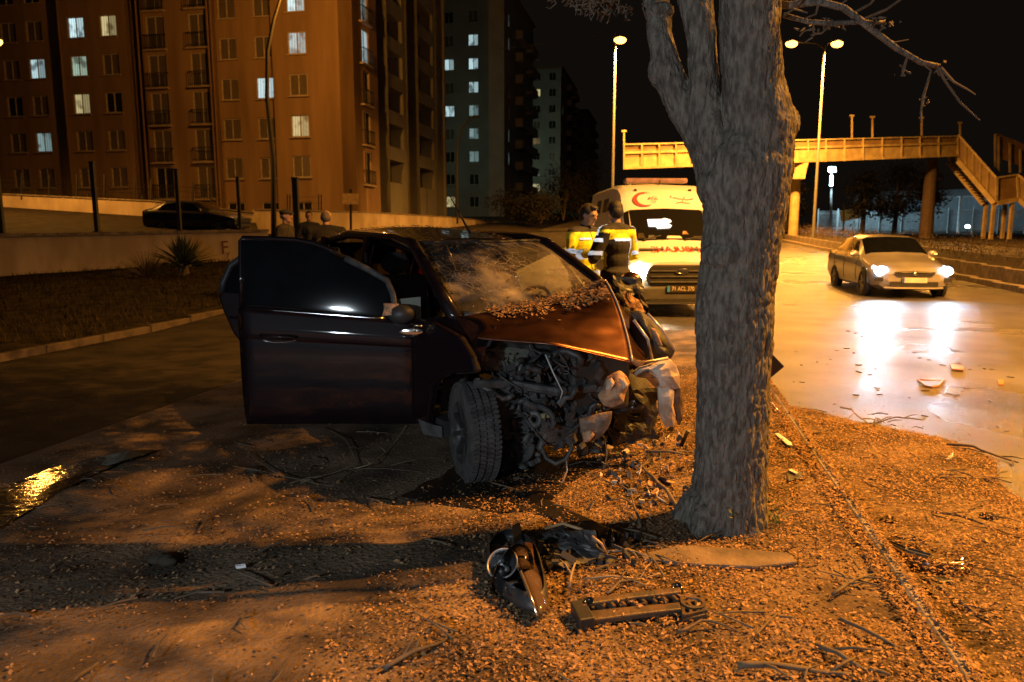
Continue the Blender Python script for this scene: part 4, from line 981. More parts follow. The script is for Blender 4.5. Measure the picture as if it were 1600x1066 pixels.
    if hairtype == 'cap':
        m.ell(hd((.005,0,1.735)), (.125,.098,.060), 20, 12, HM); m.ell(hd((.10,0,1.722)), (.065,.072,.018), 14, 8, HM); m.ell(hd((-.01,0,1.715)), (.112,.09,.05), 16, 10, HM)
        fin(m, .008, 'flat_cap', M('cap_tweed', (.05,.042,.035), .95, scale=60))
        m = MB(); m.ell(hd((-.035,0,1.66)), (.075,.083,.06), 16, 10, HM); fin(m, .008, 'hair', greyhair)
    elif hairtype == 'bald':
        m.ell(hd((-.025,0,1.655)), (.085,.090,.085), 16, 10, HM); m.ell(hd((-.045,0,1.70)), (.066,.074,.060), 16, 10, HM); fin(m, .008, 'hair', greyhair)
    else:
        m.ell(hd((-.012,0,1.705)), (.107,.090,.100), 20, 14, HM); m.ell(hd((-.04,0,1.66)), (.078,.086,.085), 16, 10, HM)
        m.ell(hd((.05,0,1.775)), (.055,.06,.022), 14, 8, HM); o = fin(m, .009, 'hair', hair)
    for (nm, pr, mt, off) in (bands or []):
        me = shell(jk.data, lambda c, n: pr(c/k, n), off, nm, mt)
        if len(me.polygons): link(nm, me, jk)
    return root, jk
def standing(px, py, Y): p = at(px, py, Y); return Vector((p.x, p.y, gz(p.x, p.y)))
yb = lambda a, b: (lambda c, n: a < c.z < b and abs(c.y) < .2 and c.x*c.x < .04)
o1 = standing(913, 400, 9.3)
f1 = math.atan2(-.72, .62)
P1 = [((.02,.30,1.17),(.27,.16,1.20)), ((.04,-.29,1.17),(.29,-.10,1.22))]
armband = lambda z0, z1: (lambda c, n: z0 < c.z < z1 and abs(c.y) > .215)
fore = lambda x0, x1: (lambda c, n: x0 < c.x < x1 and abs(c.y) > .09 and 1.10 < c.z < 1.30 and c.x > .13)
person(o1, f1, 1.83, 'police officer in yellow hi vis jacket looking down at a clipboard', (12, 18), P1, topmat=hiviz,
       bands=[('reflective_band', lambda c, n: .93 < c.z < .99 and abs(c.y) < .26, retro, .006), ('reflective_band', lambda c, n: abs(c.y) > .20 and 1.20 < c.z < 1.255 and c.x < .2, retro, .006), ('reflective_band', lambda c, n: .14 < c.x < .19 and abs(c.y) > .10, retro, .006), ('reflective_band', lambda c, n: 1.36 < c.z < 1.385 and .03 < abs(c.y) < .16 and c.x > .05, retro, .006), ('navy_yoke', lambda c, n: c.z > 1.455, navy, .004), ('zip', lambda c, n: abs(c.y) < .010 and c.x > .05 and c.z < 1.46, blackplastic, .004), ('hem_band', lambda c, n: c.z < .885, navy, .004)])
fr1 = Matrix.Rotation(f1, 3, 'Z'); cb = o1+fr1@Vector((.40,.02,1.30)); m = MB(); 
root = thing('clipboard', cb, 'dark clipboard held open by the left police officer', 'clipboard', f1)
m.box((0,0,0), (.24,.33,.012), Matrix.Rotation(R(-28), 3, 'Y')); m.build('board', blackplastic, root)
m = MB(); m.box((-.008,0,.010), (.20,.28,.004), Matrix.Rotation(R(-28), 3, 'Y')); m.build('paper', M('form_paper', (.3,.55,.3), .8), root)
m = MB(); m.box((.10,0,.065), (.02,.10,.02), Matrix.Rotation(R(-28), 3, 'Y')); m.build('clip', chrome, root)
o2 = standing(962, 400, 8.8)
f2_ = math.atan2(.86, -.50)
P2 = [((.02,.29,1.16),(.24,.14,1.12)), ((.06,-.30,1.17),(.22,-.17,1.10))]
person(o2, f2_, 1.85, 'dark haired police officer seen from behind with a navy panel on a yellow jacket', (-8, 16), P2, topmat=hiviz, bulk=.92,
       bands=[('navy_sleeve', lambda c, n: c.y > .165 and c.z < 1.43, navy, .004), ('navy_panel', lambda c, n: c.x < -.03 and -.125 < c.y < .17 and c.z < 1.36, navy, .004), ('navy_yoke', lambda c, n: c.z > 1.465, navy, .004),
              ('reflective_band', lambda c, n: c.x < .02 and 1.335 < c.z < 1.365 and -.16 < c.y < .10, retro, .008), ('reflective_band', lambda c, n: c.x < .03 and -.162 < c.y < -.115 and .98 < c.z < 1.36, retro, .008), ('reflective_band', lambda c, n: c.x < .03 and -.17 < c.y < -.06 and .955 < c.z < .985, retro, .008),
              ('reflective_band', lambda c, n: c.y < -.10 and 1.455 < c.z < 1.50 and abs(c.x) < .06, retro, .009), ('reflective_band', lambda c, n: abs(c.y) > .225 and 1.18 < c.z < 1.23, retro, .006), ('reflective_band', lambda c, n: abs(c.y) > .235 and 1.33 < c.z < 1.37, retro, .006), ('hem_band', lambda c, n: c.z < .93, navy, .004), ('reflective_band', lambda c, n: c.y > .11 and 1.40 < c.z < 1.52 and -.02 < c.x < .02, retro, .006)])
person(standing(447, 370, 14.3), R(-8), 1.86, 'older man in flat cap and tan jacket standing at left by the open car door', (0, 4), None, topmat=tancloth, hairtype='cap')
person(standing(510, 370, 13.2), math.atan2(.9, -.25), 1.86, 'balding man in black coat seen from behind beside the car', (-25, 10), [((.02,.30,1.19),(.20,.22,1.02)), ((.0,-.32,1.19),(.12,-.34,1.0))], topmat=blackcloth, hairtype='bald', bulk=1.35)
person(standing(484, 370, 18.5), math.atan2(-1, .25), 1.76, 'man in dark suit jacket standing further back by the street wall', (0, 0), None, topmat=navy)
# ------------------------------------------------------------------ the crashed hatchback
HV = Vector((.567, -.824, 0)).normalized(); LV = Vector((-HV.y, HV.x, 0))
A0 = Vector((.37, 4.676, 0)); car = thing('crashed_car', A0, 'dark plum hatchback with smashed front, open doors and buckled bonnet facing the tree trunk', 'car', math.atan2(HV.y, HV.x))
CI = wm(car).inverted()
def lw(f, w_, z): return A0+HV*f+LV*w_+Vector((0,0,z))
def part(mb, name, mat, parent=None, smooth=False, sol=0, **k):
    o = mb.build(name, mat, parent or car, smooth, **k)
    if sol: mods(o, ('SOLIDIFY', dict(thickness=sol, offset=0)))
    return o
# roof, rails and pillars (car coordinates: x forward, y left)
def roofpt(u, v):
    f = -1.05-1.95*u; e = 2*v-1; z = 1.425+.105*math.sin(min(1, u*1.5)*math.pi/2)-.13*max(0, u-.55)**1.3
    return (f, e*(.57-.03*u), z-.07*abs(e)**3+.004*noise.noise(Vector((u*5, v*5, 2))))
part(MB().grid(roofpt, 20, 14), 'roof', plum, smooth=True, sol=.03)
m = MB()
for s in (1, -1):
    m.tube([(-.24, s*.70, .97), (-.55, s*.665, 1.16), (-1.02, s*.585, 1.415), (-1.3, s*.58, 1.455), (-2.2, s*.57, 1.48), (-2.95, s*.545, 1.40), (-3.35, s*.62, 1.0)], [.05,.043,.04,.035,.035,.04,.06], 8)
    m.tube([(-1.62, s*.73, .93), (-1.74, s*.60, 1.45)], [.055,.045], 8); m.tube([(-2.60, s*.74, .95), (-2.72, s*.58, 1.44)], [.05,.045], 8)
part(m, 'pillars', plum, smooth=True)
m = MB(); m.tube([(-.62, -.672, 1.175), (-1.0, -.612, 1.39), (-1.3, -.606, 1.445)], .012, 6); part(m, 'roof_seal', blackplastic, smooth=True)
# windscreen: cracked, dusty
wglass = bpy.data.materials.new('cracked_windscreen'); wglass.use_nodes = True; N, L, b = nodes(wglass)
tc = N.new('ShaderNodeTexCoord'); vo = N.new('ShaderNodeTexVoronoi'); vo.feature = 'DISTANCE_TO_EDGE'; vo.inputs['Scale'].default_value = 16; L.new(tc.outputs['Object'], vo.inputs['Vector'])
cr = N.new('ShaderNodeMapRange'); cr.inputs[1].default_value = 0; cr.inputs[2].default_value = .05; cr.inputs[3].default_value = .75; cr.inputs[4].default_value = 0; L.new(vo.outputs['Distance'], cr.inputs[0])
no = N.new('ShaderNodeTexNoise'); no.inputs['Scale'].default_value = 2.6; no.inputs['Detail'].default_value = 6; L.new(tc.outputs['Object'], no.inputs['Vector'])
mr = N.new('ShaderNodeMapRange'); mr.inputs[1].default_value = .46; mr.inputs[2].default_value = .68; mr.inputs[3].default_value = .08; mr.inputs[4].default_value = .62; L.new(no.outputs['Fac'], mr.inputs[0])
n3 = N.new('ShaderNodeTexNoise'); n3.inputs['Scale'].default_value = 1.3; L.new(tc.outputs['Object'], n3.inputs['Vector'])
cm = N.new('ShaderNodeMath'); cm.operation = 'MULTIPLY'; c2 = N.new('ShaderNodeMapRange'); c2.inputs[1].default_value = .34; c2.inputs[2].default_value = .52; L.new(n3.outputs['Fac'], c2.inputs[0]); L.new(cr.outputs[0], cm.inputs[0]); L.new(c2.outputs[0], cm.inputs[1])
ad = N.new('ShaderNodeMath'); ad.operation = 'MAXIMUM'; L.new(cm.outputs[0], ad.inputs[0]); L.new(mr.outputs[0], ad.inputs[1])
b.inputs['Base Color'].default_value = (.40,.35,.29,1); b.inputs['Roughness'].default_value = .45
tr = N.new('ShaderNodeBsdfTransparent'); tr.inputs[0].default_value = (.80,.82,.80,1); gl = N.new('ShaderNodeBsdfGlossy'); gl.inputs['Roughness'].default_value = .05
fr = N.new('ShaderNodeFresnel'); fr.inputs[0].default_value = 1.5; m1 = N.new('ShaderNodeMixShader'); L.new(fr.outputs[0], m1.inputs[0]); L.new(tr.outputs[0], m1.inputs[1]); L.new(gl.outputs[0], m1.inputs[2])
m2 = N.new('ShaderNodeMixShader'); L.new(ad.outputs[0], m2.inputs[0]); L.new(m1.outputs[0], m2.inputs[1]); L.new(b.outputs[0], m2.inputs[2]); L.new(m2.outputs[0], N['Material Output'].inputs[0])
clear = bpy.data.materials.new('clear_glass'); clear.use_nodes = True; N, L, b = nodes(clear)
tr = N.new('ShaderNodeBsdfTransparent'); tr.inputs[0].default_value = (.7,.72,.7,1); gl = N.new('ShaderNodeBsdfGlossy'); gl.inputs['Roughness'].default_value = .03
fr = N.new('ShaderNodeFresnel'); fr.inputs[0].default_value = 1.5; m1 = N.new('ShaderNodeMixShader'); L.new(fr.outputs[0], m1.inputs[0]); L.new(tr.outputs[0], m1.inputs[1]); L.new(gl.outputs[0], m1.inputs[2]); L.new(m1.outputs[0], N['Material Output'].inputs[0])
def wspt(u, v):                                       # u across right to left, v bottom to top
    e = 2*u-1; f = -.27-.80*v+.10*(1-e*e)*(1-v)+.05*(1-e*e)*v; hw = .66-.10*v
    return Vector((f, e*hw, 1.0+.425*v+.015*math.sin(v*math.pi)-.035*math.exp(-((u-.62)**2+(v-.45)**2)*14)+.010*noise.noise(Vector((u*4, v*4, 1)))))
part(MB().grid(wspt, 24, 16), 'windscreen', wglass, smooth=True)
m = MB(); m.tube([wspt(i/12, 0)-Vector((0,0,.012)) for i in range(13)], .028, 6); m.tube([wspt(i/12, 1) for i in range(13)], .016, 6); part(m, 'windscreen_seal', blackplastic, smooth=True)
m = MB(); m.tube([wspt(.22, .0)+Vector((.03,0,.02)), wspt(.60, .08)+Vector((0,0,.02))], .009, 5); m.tube([wspt(.62, .0)+Vector((.03,0,.02)), wspt(.93, .09)+Vector((0,0,.02))], .009, 5); part(m, 'wiper', blackplastic)
m = MB(); m.tube([(-1.22, 0, 1.49), (-1.62, .06, 1.78)], [.010,.004], 6); part(m, 'aerial', blackplastic)
# interior
m = MB(); m.grid(lambda u, v: (-.36-.42*v, (2*u-1)*.66, .97-.02*v-.06*v*v+.03*math.sin(u*math.pi)), 12, 6); m.box((-.80, 0, .78), (.10, 1.34, .26)); part(m, 'dashboard', greyplastic, smooth=False)
def ring(c, r, t, axis, n=20): 
    q = MB(); q.lathe([(t*math.cos(a), r+t*math.sin(a)) for a in [i*math.pi/3 for i in range(6)]], c, axis, n, True); return q
part(ring((-.92, .36, .93), .175, .015, (-.9, 0, .45)), 'steering_wheel', blackplastic, smooth=True)
seatcloth = M('seat_cloth', (.035,.035,.037), .9)
for y in (-.36, .36):
    m = MB(); m.box((-1.35, y, .52), (.50,.48,.14)); m.box((-1.66, y, .86), (.14,.46,.62), Matrix.Rotation(R(-14), 3, 'Y')); o = part(m, 'seat', seatcloth); mods(o, ('BEVEL', dict(width=.05, segments=3)))
    m = MB(); m.ell((-1.78, y, 1.25), (.055,.125,.09), 14, 8); m.tube([(-1.76, y-.05, 1.1), (-1.77, y-.05, 1.22)], .008, 5); m.tube([(-1.76, y+.05, 1.1), (-1.77, y+.05, 1.22)], .008, 5); part(m, 'headrest', seatcloth, smooth=True)
m = MB(); m.box((-2.35, 0, .52), (.5,1.2,.14)); m.box((-2.68, 0, .82), (.14,1.2,.5), Matrix.Rotation(R(-14), 3, 'Y')); o = part(m, 'rear_bench', seatcloth); mods(o, ('BEVEL', dict(width=.05, segments=2)))
m = MB(); m.tube([(-1.68, -.66, 1.34), (-1.60, -.67, .9)], .016, 5); part(m, 'seat_belt', greyplastic)
m = MB(); m.ell((-1.12, 0, 1.36), (.02,.11,.035), 12, 8); part(m, 'rear_view_mirror', blackplastic, smooth=True)
m = MB(); m.box((-1.75, 0, .27), (2.9, 1.5, .10)); part(m, 'floor_pan', blackplastic)
# sides, sills and tail
m = MB(); m.box((-1.55, -.74, .33), (1.95, .12, .14)); m.box((-1.55, .76, .33), (1.95, .12, .14)); o = part(m, 'sill', plum); mods(o, ('BEVEL', dict(width=.02, segments=2)))
def sidepanel(f0, f1, side, name, z0=.30):
    m = MB(); m.grid(lambda u, v: (f0+(f1-f0)*u, side*(.80+.05*math.sin(v*2.6)-.03*v), z0+(.965-z0)*v+.0), 10, 8); return part(m, name, plum, smooth=True, sol=.03)
sidepanel(-.58, -1.62, 1, 'left_front_door'); sidepanel(-1.64, -2.6, 1, 'left_rear_door')
for side in (1, -1):
    m = MB()
    def qp(u, v):
        f = -2.60-.85*u; z = .34+.66*v; d = math.hypot(f+2.55, 0)
        arch = .31+math.sqrt(max(0, .37**2-(f+2.55)**2)) if abs(f+2.55) < .37 else .30
        z = max(z, arch+(1.0-arch)*v) if v > 0 else arch
        return (f, side*(.83-.10*max(0, u-.6)**1.5), z)
    m.grid(qp, 16, 6); part(m, 'rear_quarter', plum, smooth=True, sol=.02)
    m = MB(); m.tube([(-.60, side*.69, 1.0), (-.98, side*.60, 1.40)], .02, 6) if side > 0 else None
    if side > 0: part(m, 'window_frame', blackplastic)
m = MB(); m.grid(lambda u, v: (-3.46+.10*max(0, v-.5)*2, (2*u-1)*.72, .36+.66*v), 8, 8); part(m, 'tailgate', plum, smooth=True, sol=.03)
m = MB(); m.grid(lambda u, v: (-3.36+.36*v, (2*u-1)*(.62-.08*v), 1.02+.38*v), 8, 6); part(m, 'rear_window', darkglass, smooth=True)
for q_ in ([(-1.70,.70,1.0),(-2.52,.71,1.0),(-2.66,.60,1.40),(-1.78,.61,1.42)],[(-2.62,.72,1.0),(-3.25,.66,1.02),(-2.95,.58,1.38),(-2.74,.60,1.40)]):
    for s_ in ((1,-1) if q_[0][0] < -2 else (1,)):
        m = MB(); m.prism([(a,b*s_,c) for a,b,c in q_], (0,.005,0)); part(m, 'side_window', darkglass)
m = MB(); m.box((-3.50, 0, .48), (.16, 1.6, .30)); o = part(m, 'rear_bumper', plum); mods(o, ('BEVEL', dict(width=.05, segments=3)))
for side in (1, -1):
    m = MB(); m.ell((-3.40, side*.70, .92), (.06,.10,.16), 10, 8); part(m, 'tail_lamp', bpy.data.materials['tail_lens'], smooth=True)
wheel(car, Vector((-2.55, -.74, .30)), .30, .19, side=-1); wheel(car, Vector((-2.55, .74, .30)), .30, .19); wheel(car, Vector((-.28, .66, .29)), .30, .19)
# ---- right front door, open
H = Vector((-.615, 4.735, 0)); DV = Vector((-1, -.012, 0)).normalized(); DN = Vector((-DV.y, DV.x, 0)); DN = DN if DN.y < 0 else -DN
def dp(d, z, o=0): return H+DV*d+DN*o+Vector((0,0,z))
def belt(d): return .926+.088*d/1.13
door = link('front_door', None, car)
def prof(t):                                          # outward bulge against height fraction
    pts = [(0,-.015),(.10,.018),(.35,.040),(.62,.047),(.76,.042),(.785,.052),(.84,.055),(.90,.046),(1.0,.030)]
    for (a, p), (c, q) in zip(pts, pts[1:]):
        if t <= c: return p+(q-p)*(t-a)/(c-a)
    return pts[-1][1]
ts = [0,.02,.06,.10,.18,.27,.35,.45,.55,.62,.70,.74,.76,.772,.785,.80,.82,.84,.86,.88,.90,.93,.96,1.0]
m = MB(); o0 = len(m.v); nd = 24
for t in ts:
    for i in range(nd+1):
        d = 1.13*i/nd; b_ = belt(d); e = min(1, (d+.0)/.03, (1.13-d)/.03); m.v.append(dp(d, .253+(b_-.253)*t, prof(t)*(.4+.6*min(1,e))))
for j in range(len(ts)-1):
    for i in range(nd): a = j*(nd+1)+i; m.f.append((a, a+1, a+nd+2, a+nd+1))
skin = m.build('skin', plum, door, True, True); mods(skin, ('SOLIDIFY', dict(thickness=.02, offset=-1)))
top = [(1.125,1.0),(1.128,1.22),(1.130,1.440),(1.118,1.458),(.95,1.455),(.78,1.448),(.66,1.425),(.56,1.385),(.46,1.33),(.30,1.25),(.19,1.185),(.155,1.10),(.14,1.0),(.135,.94)]
tum = lambda d, z: -(max(0, z-belt(d)))*.11-.075*max(0, z-belt(d))**2
m = MB(); m.tube([dp(d, z, tum(d, z)+.004) for d, z in top[:9]], .017, 6); m.build('window_frame', plum, door, True, True)
m = MB(); m.tube([dp(d, z, tum(d, z)+.004) for d, z in top[8:]], [.024,.022,.022,.022,.021,.02], 6); m.build('window_frame', engine[0], door, True, True)  # front run in paler grey, for dust and the light falling on it
inner = [(1.11,1.0)]+[(d, z) for d, z in top[1:]]
def topz(d):
    best = 1.0
    for (a, p), (c, q) in zip(top[1:], top[2:]):
        if c <= d <= a and a > c: best = max(best, q+(p-q)*(d-c)/(a-c))
    return best
m = MB(); m.grid(lambda u, v: (lambda d: (lambda z: dp(d, z, tum(d, z)+.008))(belt(d)-.01+(topz(d)-.012-belt(d)+.01)*v))(.15+.965*u), 26, 12)
gl_ = m.build('window', darkglass, door, True, True); mods(gl_, ('SOLIDIFY', dict(thickness=.006, offset=-1)))
m = MB(); m.tube([dp(d, belt(d)+.003, .034) for d in (1.12,.9,.6,.3,.2)], .0085, 6); m.build('chrome_strip', chrome, door, True, True)
m = MB(); c = dp(.875, .838, .050); m.ell(c, (.135,.012,.042), 24, 8); m.build('handle_recess', blackplastic, door, True, True)
m = MB(); m.tube([c+DV*x+DN*o+Vector((0,0,z)) for x, o, z in ((-.12,.014,-.004),(-.07,.036,-.002),(.03,.040,.0),(.10,.026,.006),(.125,.012,.008))], [.011,.014,.014,.013,.010], 8); m.build('handle', plum, door, True, True)
m = MB(); m.tube([c+DV*x+DN*.013+Vector((0,0,z)) for x, z in [(.135*math.cos(a), .043*math.sin(a)) for a in [R(i) for i in range(15, 166, 15)]]], .003, 5); m.tube([c+DV*x+DN*.014+Vector((0,0,z)) for x, z in [(.133*math.cos(a), .041*math.sin(a)) for a in [R(i) for i in range(190, 331, 14)]]], .003, 5); m.build('handle_trim', chrome, door, True, True)
m = MB(); m.box(dp(.565, .60, -.045), (1.06, .04, .62)); tp = m.build('inner_trim', greyplastic, door, False, True); mods(tp, ('BEVEL', dict(width=.02, segments=2)))
m = MB(); m.tube([dp(.02, .86, -.03), dp(-.05, .86, -.03+.0)], .02, 6); m.tube([dp(.02, .40, -.03), dp(-.05, .40, -.03)], .02, 6); m.build('hinge', darksteel, door, False, True)
# broken wing mirror and the chrome cover hanging from it
m = MB(); m.ell(dp(.085, .985, .12), (.085,.07,.062), 16, 10); m.tube([dp(.12,.95,.03), dp(.09,.97,.10)], .03, 8); mi = m.build('mirror', blackplastic, door, True, True)
def crump(q, n, amp, seed, freq=9):
    a, b, c, d = [Vector(x) for x in q]; nn = (b-a).cross(d-a).normalized()
    def fn(u, v):
        p = (a*(1-u)+b*u)*(1-v)+(d*(1-u)+c*u)*v
        k = noise.noise(p*freq+Vector((seed*7.3, seed, 0)))+.5*noise.noise(p*freq*2.3+Vector((seed, 0, 5)))
        return p+nn*amp*k+Vector((noise.noise(p*freq+Vector((0,seed,3))), 0, noise.noise(p*freq+Vector((4,seed,0)))))*amp*.6
    return MB().grid(fn, n, n)
def cpart(q, name, mat, n=10, amp=.03, seed=1, sol=.006, parent=None, smooth=False, freq=9):
    o = crump(q, n, amp, seed, freq).build(name, mat, parent or car, smooth, True); mods(o, ('SOLIDIFY', dict(thickness=sol, offset=0))); return o
cpart([at(598,494,4.56), at(620,492,4.56), at(622,474,4.6), at(600,476,4.6)], 'broken_mirror_core', brokenbrown, 6, .012, 3, parent=mi, freq=30)
m = MB()
ol = [(620,519),(632,514),(648,512),(660,515),(661,521),(650,525),(634,524)]
m.prism([at(x,y,4.52) for x,y in ol], (0,.02,0)); o = m.build('hanging_mirror_cover', chrome, door, True, True); mods(o, ('BEVEL', dict(width=.006, segments=2)))
m = MB(); m.tube([at(641,507,4.52), at(660,510,4.5)], .006, 6); m.tube([at(646,508,4.52), at(649,519,4.5)], .006, 6); m.build('mirror_bracket', chrome, door, True, True)
m = MB(); m.prism([at(617,468,4.80), at(657,464,4.80), at(657,503,4.80), at(622,500,4.80)], (0,.02,0)); m.build('door_jamb_panel', engine[4], car, False, True)
# ---- right rear door, open behind it
H2 = Vector((-1.26, 5.55, 0)); rdoor = link('rear_door', None, car)
def rp(d, z, o=0): return H2+Vector((-d, -o, z))
ol = [(0,.96),(0,.30),(.40,.28),(.55,.42),(.72,.58),(.84,.74),(.91,.92),(.935,1.02),(.90,1.06),(.0,.99)]
m = MB(); m.prism([rp(d, z) for d, z in ol], (0,-.06,0)); o = m.build('skin', plum, rdoor, False, True); mods(o, ('BEVEL', dict(width=.015, segments=3)))
m = MB(); m.tube([rp(d, z, .03) for d, z in ((.92,1.05),(.905,1.12),(.84,1.25),(.74,1.32),(.55,1.36),(.04,1.36),(0,1.0))], .028, 6); m.build('window_frame', blackplastic, rdoor, True, True)
m = MB(); m.prism([rp(d, z, .02) for d, z in ((.02,.99),(.90,1.05),(.89,1.12),(.82,1.24),(.72,1.31),(.55,1.35),(.05,1.35))], (0,-.005,0)); m.build('window', darkglass, rdoor, False, True)
m = MB(); m.tube([rp(.66,.86,.07), rp(.70,.86,.09), rp(.82,.865,.09), rp(.85,.865,.07)], .012, 6); m.build('handle', plum, rdoor, True, True)
# ---- front right wing and wheel
ol = [(-.57,.95),(-.30,.955),(.02,.90),(.16,.80),(.20,.72),(.10,.705),(.02,.69),(-.12,.66),(-.25,.60),(-.33,.50),(-.37,.38),(-.40,.27),(-.57,.27)]
m = MB(); m.prism([(f, -.835, z) for f, z in ol], (0,.05,0)); o = part(m, 'front_wing', plum); mods(o, ('BEVEL', dict(width=.018, segments=3)))
m = MB(); m.prism([(f, y, z) for f, y, z in ((-.56,-.80,.95),(-.25,-.70,.985),(.05,-.60,.95),(.18,-.78,.81),(-.2,-.82,.93))], (0,0,-.04)); part(m, 'wing_top', plum)
WC = Vector((-.235, 4.345, .298)); AX = Vector((-.945, -.327, 0)).normalized()    # steered to the right
fw = MB(); r, wd = .302, .178
fw.lathe([(-wd/2, r*.62), (-wd/2, r*.80), (-wd*.47, r*.92), (-wd*.42, r*.965), (wd*.42, r*.965), (wd*.47, r*.92), (wd/2, r*.80), (wd/2, r*.62)], WC, AX, 48, True)
TX = AX.orthogonal().normalized(); TY = AX.cross(TX)
for row, (o, wb) in enumerate(((-.068,.036),(-.025,.032),(.020,.032),(.065,.038))):
    for k in range(64):
        a = 2*math.pi*(k+.5*(row % 2))/64; rd = TX*math.cos(a)+TY*math.sin(a); tg = AX.cross(rd); sk = .25 if row in (1,2) else -.1
        mm = Matrix((AX*.97+tg*sk, tg, rd)).transposed(); fw.box(WC+AX*o+rd*(r*.985), (wb*.92, .0185, .014), mm)
ow = fw.build('front_wheel', dusty_rubber, car, False, True)
m = MB(); m.lathe([(wd*.30, .001), (wd*.26, r*.18), (wd*.12, r*.26), (wd*.05, r*.55), (wd*.38, r*.64), (wd*.47, r*.63)], WC, AX, 36); m.build('rim', blackplastic, ow, True, True)
m = MB()
for k in range(9):
    a = 2*math.pi*k/9; rd = TX*math.cos(a)+TY*math.sin(a); m.bar(WC+AX*.055+rd*.06, WC+AX*.07+rd*.19, .03, .02, AX)
m.build('spokes', blackplastic, ow, False, True)
# wheel arch liner behind the tyre and the torn inner arch in front
def arc(c, ax, r0, a0, a1, wd, n=12):
    x = Vector((0,0,1)); y = ax.cross(x); return lambda u, v: c+ax*(wd*(v-.5))+(x*math.cos(a0+(a1-a0)*u)+y*math.sin(a0+(a1-a0)*u))*r0*(1+.03*noise.noise(Vector((u*6, v*6, r0*9))))
m = MB(); m.grid(arc(WC+Vector((-.05,.13,.02)), AX, .355, R(-15), R(112), .16), 18, 4); o = m.build('arch_liner', dusty_rubber, car, True, True); mods(o, ('SOLIDIFY', dict(thickness=.012)))
cpart([at(654,655,4.55), at(690,668,4.50), at(692,684,4.50), at(662,678,4.55)], 'mud_flap', dusty_rubber, 6, .01, 6, .01)
cpart([at(730,612,4.28), at(798,584,4.42), at(848,640,4.50), at(778,660,4.34)], 'inner_arch', engine[0], 14, .035, 2)
cpart([at(775,640,4.36), at(842,622,4.52), at(838,742,4.62), at(782,742,4.42)], 'arch_bowl', engine[3], 14, .05, 4)
cpart([at(800,660,4.40), at(846,655,4.46), at(842,720,4.50), at(812,735,4.44)], 'torn_liner', engine[0], 10, .05, 9, freq=14)
m = MB(); c = at(815, 690, 4.48); m.lathe([(-.012,.03),(-.012,.13),(.012,.13),(.012,.03)], c, Vector((-.8,-.6,.1)), 28, True); m.lathe([(.0,.001),(.03,.05),(.03,.07),(0,.075)], c, Vector((-.8,-.6,.1)), 20); m.build('brake_disc', engine[0], car, True, True)
m = MB(); m.tube([at(835,560,4.62), at(828,600,4.58), at(822,650,4.54)], .035, 10)
for k in range(6): 
    a = at(829-k*1.2, 592+k*9, 4.57); m.lathe([(-.008,.05),(0,.065),(.008,.05)], a, (at(835,560,4.6)-at(822,650,4.54)), 14, True)
m.build('suspension_strut', engine[3], car, True, True)
# ---- buckled bonnet
def q3(a, b, c, t): return a*(2*(t-.5)*(t-1))+b*(-4*t*(t-1))+c*(2*t*(t-.5))
rows = [[lw(-.22,-.70,.985), at(896,463,4.86), at(947,438,4.95)], [lw(-.02,-.66,.955), at(880,499,4.45), at(974,497,4.56)], [at(738,527,4.20), at(862,536,4.04), at(990,566,4.16)]]
def bon(u, v):
    def cre(a, c, d, t):                             # two flat facets meeting in a crease
        k = .56; e = .05; f = lambda t: a.lerp(c, t/k) if t < k else c.lerp(d, (t-k)/(1-k))
        return (f(max(0,t-e))+f(t)*2+f(min(1,t+e)))/4
    p = q3(*[cre(*r_, v) for r_ in rows], u)
    return p+Vector((0,0,1))*(.010*noise.noise(p*4)+.006*noise.noise(p*11))*(1-abs(2*u-1)**4)
o = MB().grid(bon, 30, 26).build('bonnet', bonnetpaint, car, True, True); mods(o, ('SOLIDIFY', dict(thickness=.012, offset=-1)))
bn = o
rl = [[bon(i/6, 1.0) for i in range(7)], [lw(-.20+.09*i, .66-.05*i, .96-.045*i) for i in range(7)]]
m = MB(); m.grid(lambda u, v: rl[0][int(round(u*6))].lerp(rl[1][int(round(u*6))], v)+Vector((0,0,-.03*math.sin(v*3.14))), 6, 6); o = m.build('bonnet_fold', bonnetpaint, bn, True, True); mods(o, ('SOLIDIFY', dict(thickness=.012, offset=-1)))
m = MB(); m.tube([bon(i/14, 1.0)+Vector((.004,-.004,.002)) for i in range(15)], .007, 6); m.build('bonnet_edge', chrome if False else silver, bn, True, True)
m = MB(); m.tube([bon(1.0, i/14)+Vector((0,-.002,-.006)) for i in range(15)], .004, 6); m.build('bonnet_lip', bonnetpaint, bn, True, True)
# ---- the wrecked engine bay
m = MB(); p = [at(768,545,4.40), at(840,541,4.52), at(843,572,4.52), at(772,577,4.40)]; m.prism(p, (.05,.22,.02)); o = m.build('air_box', engine[4], car, False, True); mods(o, ('BEVEL', dict(width=.015, segments=2)))
m = MB()
for k in range(4): f = (k+.5)/4; m.bar(p[0].lerp(p[3], f)+Vector((0,-.006,0)), p[1].lerp(p[2], f)+Vector((0,-.006,0)), .010)
m.build('air_box_ribs', engine[4], o, False, True)
cpart([at(742,548,4.34), at(782,540,4.42), at(790,580,4.42), at(758,580,4.36)], 'crumpled_bracket', engine[1], 8, .03, 12)
cpart([at(745,530,4.40), at(870,534,4.40), at(880,560,4.66), at(760,556,4.6)], 'slam_panel', engine[0], 10, .03, 14)
m = MB(); m.box(lw(.10,.05,.60), (.42,.42,.40), Matrix.Rotation(.4, 3, 'Z')); o = m.build('engine_block', engine[3], car, False, True); mods(o, ('BEVEL', dict(width=.03, segments=2)))
